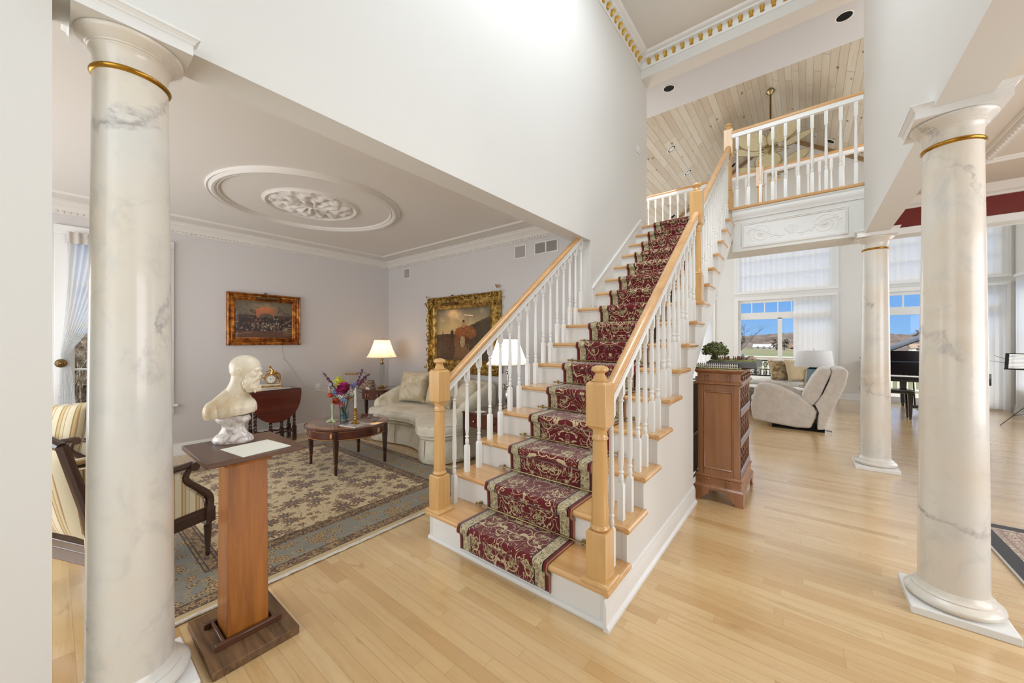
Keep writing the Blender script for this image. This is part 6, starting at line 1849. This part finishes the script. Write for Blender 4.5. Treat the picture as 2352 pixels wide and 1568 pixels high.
# ---- grand piano and bench
pn = thing('grand_piano', 'black grand piano with raised lid between the two right columns', 'piano', (1.70, 9.92, 0))
case = [(-.75, 0), (.75, 0), (.75, .55), (.70, .80), (.55, 1.0), (.42, 1.15), (.30, 1.35), (.12, 1.46), (-.30, 1.48), (-.60, 1.44), (-.75, 1.30)]
case = [(x, y) for x, y in case]
b = MB(); b.prism([(p[0], p[1]) for p in [(-.75, .22), (.75, .22)]+case[2:]], .66, .965, 'z'); b.build('case', BLACK, pn, bevel=.006)
b = MB(); b.box(-.75, .75, -.02, .25, .60, .68); b.box(-.75, -.66, -.02, .24, .68, .80); b.box(.66, .75, -.02, .24, .68, .80); b.box(-.66, .66, .16, .24, .68, .96); b.build('keyslip', BLACK, pn, bevel=.006)
MB().box(-.65, .65, -.005, .15, .69, .715).build('white_keys', Mat('ivory_keys', L((232, 230, 224)), .25).mat, pn, flat=True)
b = MB()
for k in range(52):
    if k % 7 in (2, 6): continue
    x = -.65+.025*(k+1); b.box(x-.006, x+.006, .05, .15, .716, .728)
b.build('black_keys', BLACKM, pn, flat=True)
b = MB(); sl = tan_ = .53
lid = [(-.77, .20), (.77, .20)]+[(p[0]*1.02, p[1]*1.01) for p in case[2:]]
vs = []; 
for dz in (0, .022):
    for (x, y) in lid: vs.append((-.77+(x+.77)*.883, y, .972+(x+.77)*.47+dz))
n_ = len(lid); b.add(vs, [tuple(range(n_))[::-1], tuple(range(n_, 2*n_))]+[(i, (i+1) % n_, n_+(i+1) % n_, n_+i) for i in range(n_)]); b.build('lid', Mat('piano_lid_black', L((14, 14, 16)), .4).mat, pn, flat=True)
MB().tube([(.62, .45, .96), (.50, .45, 1.56)], .010, 6).build('lid_prop', BLACK, pn)
MB().box(-.46, .36, .242, .262, .966, 1.17).build('music_desk', BLACK, pn, bevel=.003)
for (x_, y_) in ((-.62, .16), (.62, .16), (-.1, 1.30)): MB().loftsq([(.03, .05), (.045, .30), (.055, .60), (.055, .66)], (x_, y_, 0)).lathe([(0, 0), (.022, 0), (.022, .04), (0, .05)], 10, (x_, y_, 0)).build('leg', BLACK, pn, bevel=.003)
b = MB(); b.box(-.12, .12, .30, .34, .08, .14); b.tube([(-.08, .32, .12), (-.10, .34, .66)], .012, 6); b.tube([(.08, .32, .12), (.10, .34, .66)], .012, 6)
for x_ in (-.06, 0, .06): b.box(x_-.012, x_+.012, .18, .30, .06, .07)
b.build('pedal_lyre', BLACK, pn)
bn = thing('piano_bench', 'black piano bench in front of the grand piano', 'bench', (1.16, 9.38, 0))
MB().box(-.38, .30, -.16, .16, .44, .51).build('seat', BLACK, bn, bevel=.02, seg=3)
for (x_, y_) in ((-.33, -.12), (.25, -.12), (-.33, .12), (.25, .12)): MB().loftsq([(.014, 0), (.014, .03), (.018, .05), (.032, .40), (.036, .44)], (x_, y_, 0)).build('leg', BLACK, bn)
# ---- music stand
ms = thing('music_stand', 'thin black folding music stand with sheet music at the right edge', 'music stand', (2.74, 9.52, 0), radians(-20))
b = MB(); b.tube([(0, 0, .25), (0, 0, .98)], .007, 8)
for a in (radians(200), radians(320), radians(80)): b.tube([(0, 0, .40), (.30*cos(a), .30*sin(a), .0)], .004, 6); b.tube([(0, 0, .22), (.17*cos(a), .17*sin(a), .175)], .003, 5)
b.tube([(-.20, 0, 1.05), (-.36, .05, 1.12)], .003, 5); b.tube([(-.20, 0, 1.00), (-.40, .0, 1.03)], .003, 5); b.build('tripod', BLACKM, ms)
b = MB(); T = Matrix.Rotation(radians(-24), 3, 'X'); b.box(-.25, .25, -.004, .004, -.02, .26); b.box(-.25, .25, -.045, .0, -.025, -.018); b.v = [tuple(T@Vector(p)+Vector((0, 0, .92))) for p in b.v]; b.build('desk', BLACKM, ms)
shm = Mat('sheet_music', L((226, 224, 216)), .6); x, y, z = shm.xyz(shm.vec()); shm.color(shm.mix(((z*(2*pi/.022)).sin().gt(.35)), L((226, 224, 216)), L((120, 118, 114))))
b = MB(); b.box(-.21, .21, -.009, -.005, -.012, .24); b.v = [tuple(T@Vector(p)+Vector((0, 0, .92))) for p in b.v]; o = b.build('sheet', shm.mat, None, flat=True); o.name = 'sheet_music'; o.location = ms.location; o.rotation_euler = ms.rotation_euler; tag(o, 'white sheet of music resting on the black music stand', 'sheet music')

# ---- ceiling fans
PALM = Mat('palm_blade', L((190, 178, 140)), .6); x, y, z = PALM.xyz(PALM.vec()); PALM.color(PALM.mix(PALM.noise(PALM.vec(), 20, 2), L((206, 196, 160)), L((170, 156, 116))))
TL = .20
def fan(label, y, zh, rz, light):
    t = thing('ceiling_fan', label, 'ceiling fan', (RX, y, RZ), rz); H = zh-RZ
    FB = metal('antique_fan_brass', (176, 160, 118), .3)
    MB().lathe([(0, -.02), (.075, -.03), (.08, -.06), (.045, -.10), (.03, -.12), (0, -.12)], 28).build('canopy', FB, t)
    MB().tube([(0, 0, -.10), (0, 0, H+.10)], .016, 10).build('downrod', BRASSD, t)
    MB().lathe([(0, H+.12), (.03, H+.11), (.06, H+.08), (.115, H+.06), (.13, H+.03), (.125, H-.02), (.08, H-.05), (.05, H-.06), (.05, H-.10), (.03, H-.115), (0, H-.12)], 36).build('motor_housing', FB, t)
    for k in range(5):
        a = 2*pi*k/5; R3 = Matrix.Rotation(a, 3, 'Z')
        b = MB()
        def fn(u, v):
            s_ = (u-.5)*2; w = .27*sin(pi*min(1, .06+v*.90))**.55*(1-.10*v); x = .17+.56*v
            return tuple(R3@Vector((x, w*s_, H+.010+.02*s_+.014*abs(sin(9*s_))*sin(pi*v)+TL*v)))
        b.grid(fn, 18, 14); o = b.build('blade', PALM.mat, t, ang=70); md = o.modifiers.new('solid', 'SOLIDIFY'); md.thickness = .006
        e2 = MB(); pts = []
        for q in range(31):
            v = q/15 if q <= 15 else (30-q)/15; s_ = -1 if q <= 15 else 1; w = .27*sin(pi*min(1, .06+v*.90))**.55*(1-.10*v); pts.append(R3@Vector((.17+.56*v, w*s_, H+.010+.02*s_+TL*v)))
        e2.tube(pts, .005, 5); e2.tube([R3@Vector((.10, 0, H-.01)), R3@Vector((.24, 0, H+.004))], .012, 6); e2.build('blade_edge', Mat('cane_edge', L((150, 128, 84)), .6).mat, o)
    if light:
        b = MB()
        for k in range(4):
            a = pi/2*k+.4; b.lathe([(.012, .0), (.02, -.02), (.045, -.07), (.05, -.10)], 14, (.085*cos(a), .085*sin(a), H-.12))
        b.build('glass_shades', Mat('amber_glass', L((226, 196, 150)), .3).mat, t)
    return t
fan('palm-leaf ceiling fan hanging nearest, behind the upper balcony balusters', 9.34, 5.36, radians(12), False)
fan('farther palm-leaf ceiling fan with small glass shades', 10.66, 5.36, radians(40), True)

# ================================================================== outside
GRS = Mat('lawn', L((88, 96, 52)), .95); n = GRS.noise(GRS.vec('pos'), .05, 5); n2 = GRS.noise(GRS.vec('pos'), .6, 3)
GRS.color(GRS.ramp(n*.7+n2*.3, [(.35, L((92, 78, 56))), (.5, L((80, 82, 46))), (.62, L((68, 78, 40))), (.75, L((100, 86, 62)))]))
b = MB()
def gf(u, v):
    y = 15+v*v*560; x = (u-.5)*(60+y*1.6); return (x, y, -3.2+.6*sin(x*.02+y*.01))
b.grid(gf, 40, 40); g = b.build('ground', GRS.mat, ang=80); g['kind'] = 'structure'
DECK = wood('deck_board', (176, 170, 158), (140, 132, 120), axis='x', coat=0, rough=.7)
struct('floor', MB().box(-4.5, 4.5, 11.75, 14.6, -.16, -.06), DECK, flat=True)
dk = thing('deck_railing', 'white deck railing outside the glass doors', 'railing', (-.0, 14.4, -.06)); OUTW = paint('outdoor_white', (240, 238, 230), bump=0)
b = MB(); b.box(-4.4, 4.4, -.045, .045, .90, .93); b.build('top_rail', OUTW, dk, flat=True)
b = MB(); b.box(-4.4, 4.4, -.02, .02, .82, .86); b.box(-4.4, 4.4, -.02, .02, .08, .12); b.build('rails', OUTW, dk, flat=True)
fb = None; x = -4.3
while x < 4.35:
    if fb is None: o = fb = MB().box(-.024, .024, -.018, .018, .12, .82).build('baluster', OUTW, dk, flat=True)
    else: o = fb.copy(); COL.objects.link(o); o.parent = dk
    o.location = (x, 0, 0); x += .146
# wrought iron bench
ib = thing('garden_bench', 'black wrought-iron scroll bench on the deck outside the glass door', 'bench', (-1.08, 13.0, -.06))
IRON = Mat('wrought_iron', L((22, 22, 24)), .5, metal=.3).mat
b = MB(); b.tube([(-.55, 0, .86), (.40, 0, .86)], .018, 8); b.tube([(-.55, 0, .60), (.40, 0, .60)], .014, 8); b.tube([(-.55, 0, .42), (.40, 0, .42)], .018, 8)
for x in (-.55, -.07, .40): b.tube([(x, 0, 0), (x, 0, .86)], .020, 8)
for k in range(6):
    cx = -.46+.155*k; cz = .73
    pts = [(cx+.06*(1-.04*q)*cos(q*.5), 0, cz+.09*(1-.04*q)*sin(q*.5)) for q in range(20)]; b.tube(pts, .010, 6)
    pts = [(cx+.05*(1-.04*q)*cos(pi+q*.5), 0, .51+.07*(1-.04*q)*sin(pi+q*.5)) for q in range(20)]; b.tube(pts, .010, 6)
for k in range(14): b.tube([(-.52+.07*k, 0, .42), (-.52+.07*k, 0, .60)], .008, 5)
b.build('scroll_back', IRON, ib)
b = MB(); b.box(-.55, .40, -.45, 0, .38, .41); b.tube([(-.53, -.43, 0), (-.53, -.43, .40)], .018, 6); b.tube([(.38, -.43, 0), (.38, -.43, .40)], .018, 6); b.build('seat', IRON, ib)
# hills and woods
WOODM = Mat('bare_woods', L((110, 92, 80)), 1.0); n = WOODM.noise(WOODM.vec('pos'), .12, 6, .7); WOODM.color(WOODM.ramp(n, [(.35, L((44, 40, 32))), (.5, L((72, 60, 54))), (.65, L((98, 84, 76)))]))
def ridge(name, label, y0, hmax, seed, mat, x0=-260, x1=260):
    b = MB(); 
    def fn(u, v):
        x = x0+(x1-x0)*u; prof = hmax*(.7+.3*sin(x*.013+seed)+.25*mnoise.noise(Vector((x*.02, seed, 0)))+.10*mnoise.noise(Vector((x*.35, seed, v*3))))
        return (x, y0+v*60, -3.3+prof*sin(min(pi/2, v*2.2))*(1 if v < .72 else .9)+(.6*mnoise.noise(Vector((x*.5, v*9, seed))) if v > .1 else 0))
    b.grid(fn, 260, 16); o = b.build(name, mat, ang=80); return tag(o, label, 'hill')
ridge('wooded_hill', 'far ridge of bare brown woods on the horizon beyond the lawn', 420, 12.5, 1.3, WOODM.mat, -420, 420)
ridge('wooded_hill', 'lower belt of brown bare trees behind the far houses', 250, 6.3, 4.1, WOODM.mat, -320, 320)
def house(label, x, y, w, d, h, wall, roof, rz=0):
    t = thing('house', label, 'house', (x, y, -3.3), rz, 'houses across the lawn')
    MB().box(-w/2, w/2, -d/2, d/2, 0, h).build('wall', paint('siding', wall, bump=0), t, flat=True)
    MB().prism([(-d/2-.5, h), (d/2+.5, h), (0, h+d*.28)], -w/2-.6, w/2+.6, 'x').build('roof', Mat('shingle', L(roof), .9).mat, t, flat=True)
    gm_ = Mat('far_window', L((40, 44, 52)), .2).mat
    k = -w/2+1.2
    while k < w/2-1.4: MB().box(k, k+1.1, -d/2-.05, -d/2+.05, 1.0, 2.1).build('window', gm_, t, flat=True); k += 2.6
    return t
house('white house with a grey roof across the lawn, right of centre in the left window', -17, 235, 9, 6, 1.6, (186, 184, 176), (160, 162, 160))
house('long white low house beyond the lawn at left in the glass door view', -36, 238, 9, 5, 1.4, (196, 190, 178), (96, 80, 70))
house('small tan house seen through the narrow door pane', -3.5, 225, 7, 5, 1.7, (190, 168, 140), (110, 84, 70))
house('blue-grey house on the hillside at the left of the glass door', -48, 240, 9, 8, 4.2, (180, 190, 204), (92, 92, 100))
house('white house with brown roof seen between the columns', 38, 220, 9, 6, 2.0, (224, 220, 210), (120, 100, 84))
def round_tree(label, x, y, h, r, col, seed, grp):
    random.seed(seed); t = thing('tree', label, 'tree', (x, y, -3.3), 0, grp)
    MB().tube([(0, 0, 0), (0, 0, h*.5)], [r*.10, r*.06], 7).build('trunk', Mat('bark', L((70, 58, 48)), .9).mat, t)
    b = MB()
    for k in range(240):
        v = Vector((random.gauss(0,1), random.gauss(0,1), random.gauss(0,1))).normalized()*random.uniform(.5, 1); c = Vector((v.x*r, v.y*r, h*.6+v.z*h*.4)); s_ = r*random.uniform(.10, .2)
        a = Vector((random.gauss(0,1), random.gauss(0,1), random.gauss(0,1))).normalized(); d = a.cross(Vector((0,0,1))).normalized(); b.add([c-a*s_, c+d*s_, c+a*s_, c-d*s_], [(0,1,2,3)])
    m_ = Mat('crown', L(col), .9); b.build('crown', m_.mat, t, flat=True)
tg = 'trees among the far houses'
round_tree('dark evergreen tree rising above the far white house', -27, 232, 9.5, 2.0, (58, 66, 46), 3, tg)
round_tree('brown bare round tree right of the white house', -10.5, 210, 6, 2.6, (112, 92, 78), 4, tg)
round_tree('brown bare tree left of the low white house', -47, 215, 8, 4, (122, 98, 84), 5, tg)
round_tree('olive tree beside the tan house in the narrow pane', -8.0, 215, 6, 2.4, (88, 84, 56), 6, tg)
round_tree('dark brown tree seen between the two right columns', 33, 190, 10, 4, (92, 76, 64), 7, tg)
# near bare tree at the left of the glass door
bt = thing('bare_tree', 'leafless tree with fine branches at the left edge of the glass door', 'tree', (-3.55, 21.5, -3.2))
b = MB(); random.seed(9)
def branch(p, d, ln, r, dep):
    q = p+d*ln; b.tube([p, p.lerp(q, .5)+Vector((random.uniform(-.04, .04), 0, .03))*ln, q], [r, r*.8, r*.6], 5 if dep > 2 else 4)
    if dep == 0: return
    for k in range(3 if dep > 1 else 4):
        nd = (d+Vector((random.uniform(-.75, .8), random.uniform(-.6, .6), random.uniform(-.25, .5)))).normalized(); branch(p.lerp(q, random.uniform(.55, 1)), nd, ln*random.uniform(.55, .78), r*.55, dep-1)
branch(Vector((0, 0, 0)), Vector((.04, 0, 1)), 3.2, .075, 5)
b.build('branches', Mat('grey_bark', L((96, 84, 78)), .9).mat, bt, ang=70)

# planting outside the living room window
struct('ground', MB().box(-60, -6.25, -25, 14, -.9, -.5), GRS.mat, flat=True)
SHR = Mat('bare_hedge', L((92, 80, 66)), .95); n = SHR.noise(SHR.vec('pos'), 6, 5, .7); SHR.color(SHR.ramp(n, [(.35, L((48, 42, 34))), (.5, L((104, 90, 74))), (.65, L((168, 158, 140)))]))
hd = thing('shrub', 'brown leafless shrubs outside the low panes of the left window', 'shrub', (-10.5, .2, -.5)); b = MB(); random.seed(3)
for k in range(900):
    c = Vector((random.uniform(-.9, .9), random.uniform(-3.5, 3.0), 0)); d = Vector((random.gauss(0, .35), random.gauss(0, .35), 1)).normalized(); ln = random.uniform(.8, 2.3)
    b.tube([c, c+d*ln*.5+Vector((random.gauss(0, .06), random.gauss(0, .06), 0)), c+d*ln], [.02, .014, .004], 3)
b.build('twigs', SHR.mat, hd, flat=True)
b = MB(); b.grid(lambda u, v: (-.6+.3*mnoise.noise(Vector((u*9, v*7, 1))), -4+7.5*u, 2.0*v), 40, 14); b.build('leaf_mass', SHR.mat, hd)
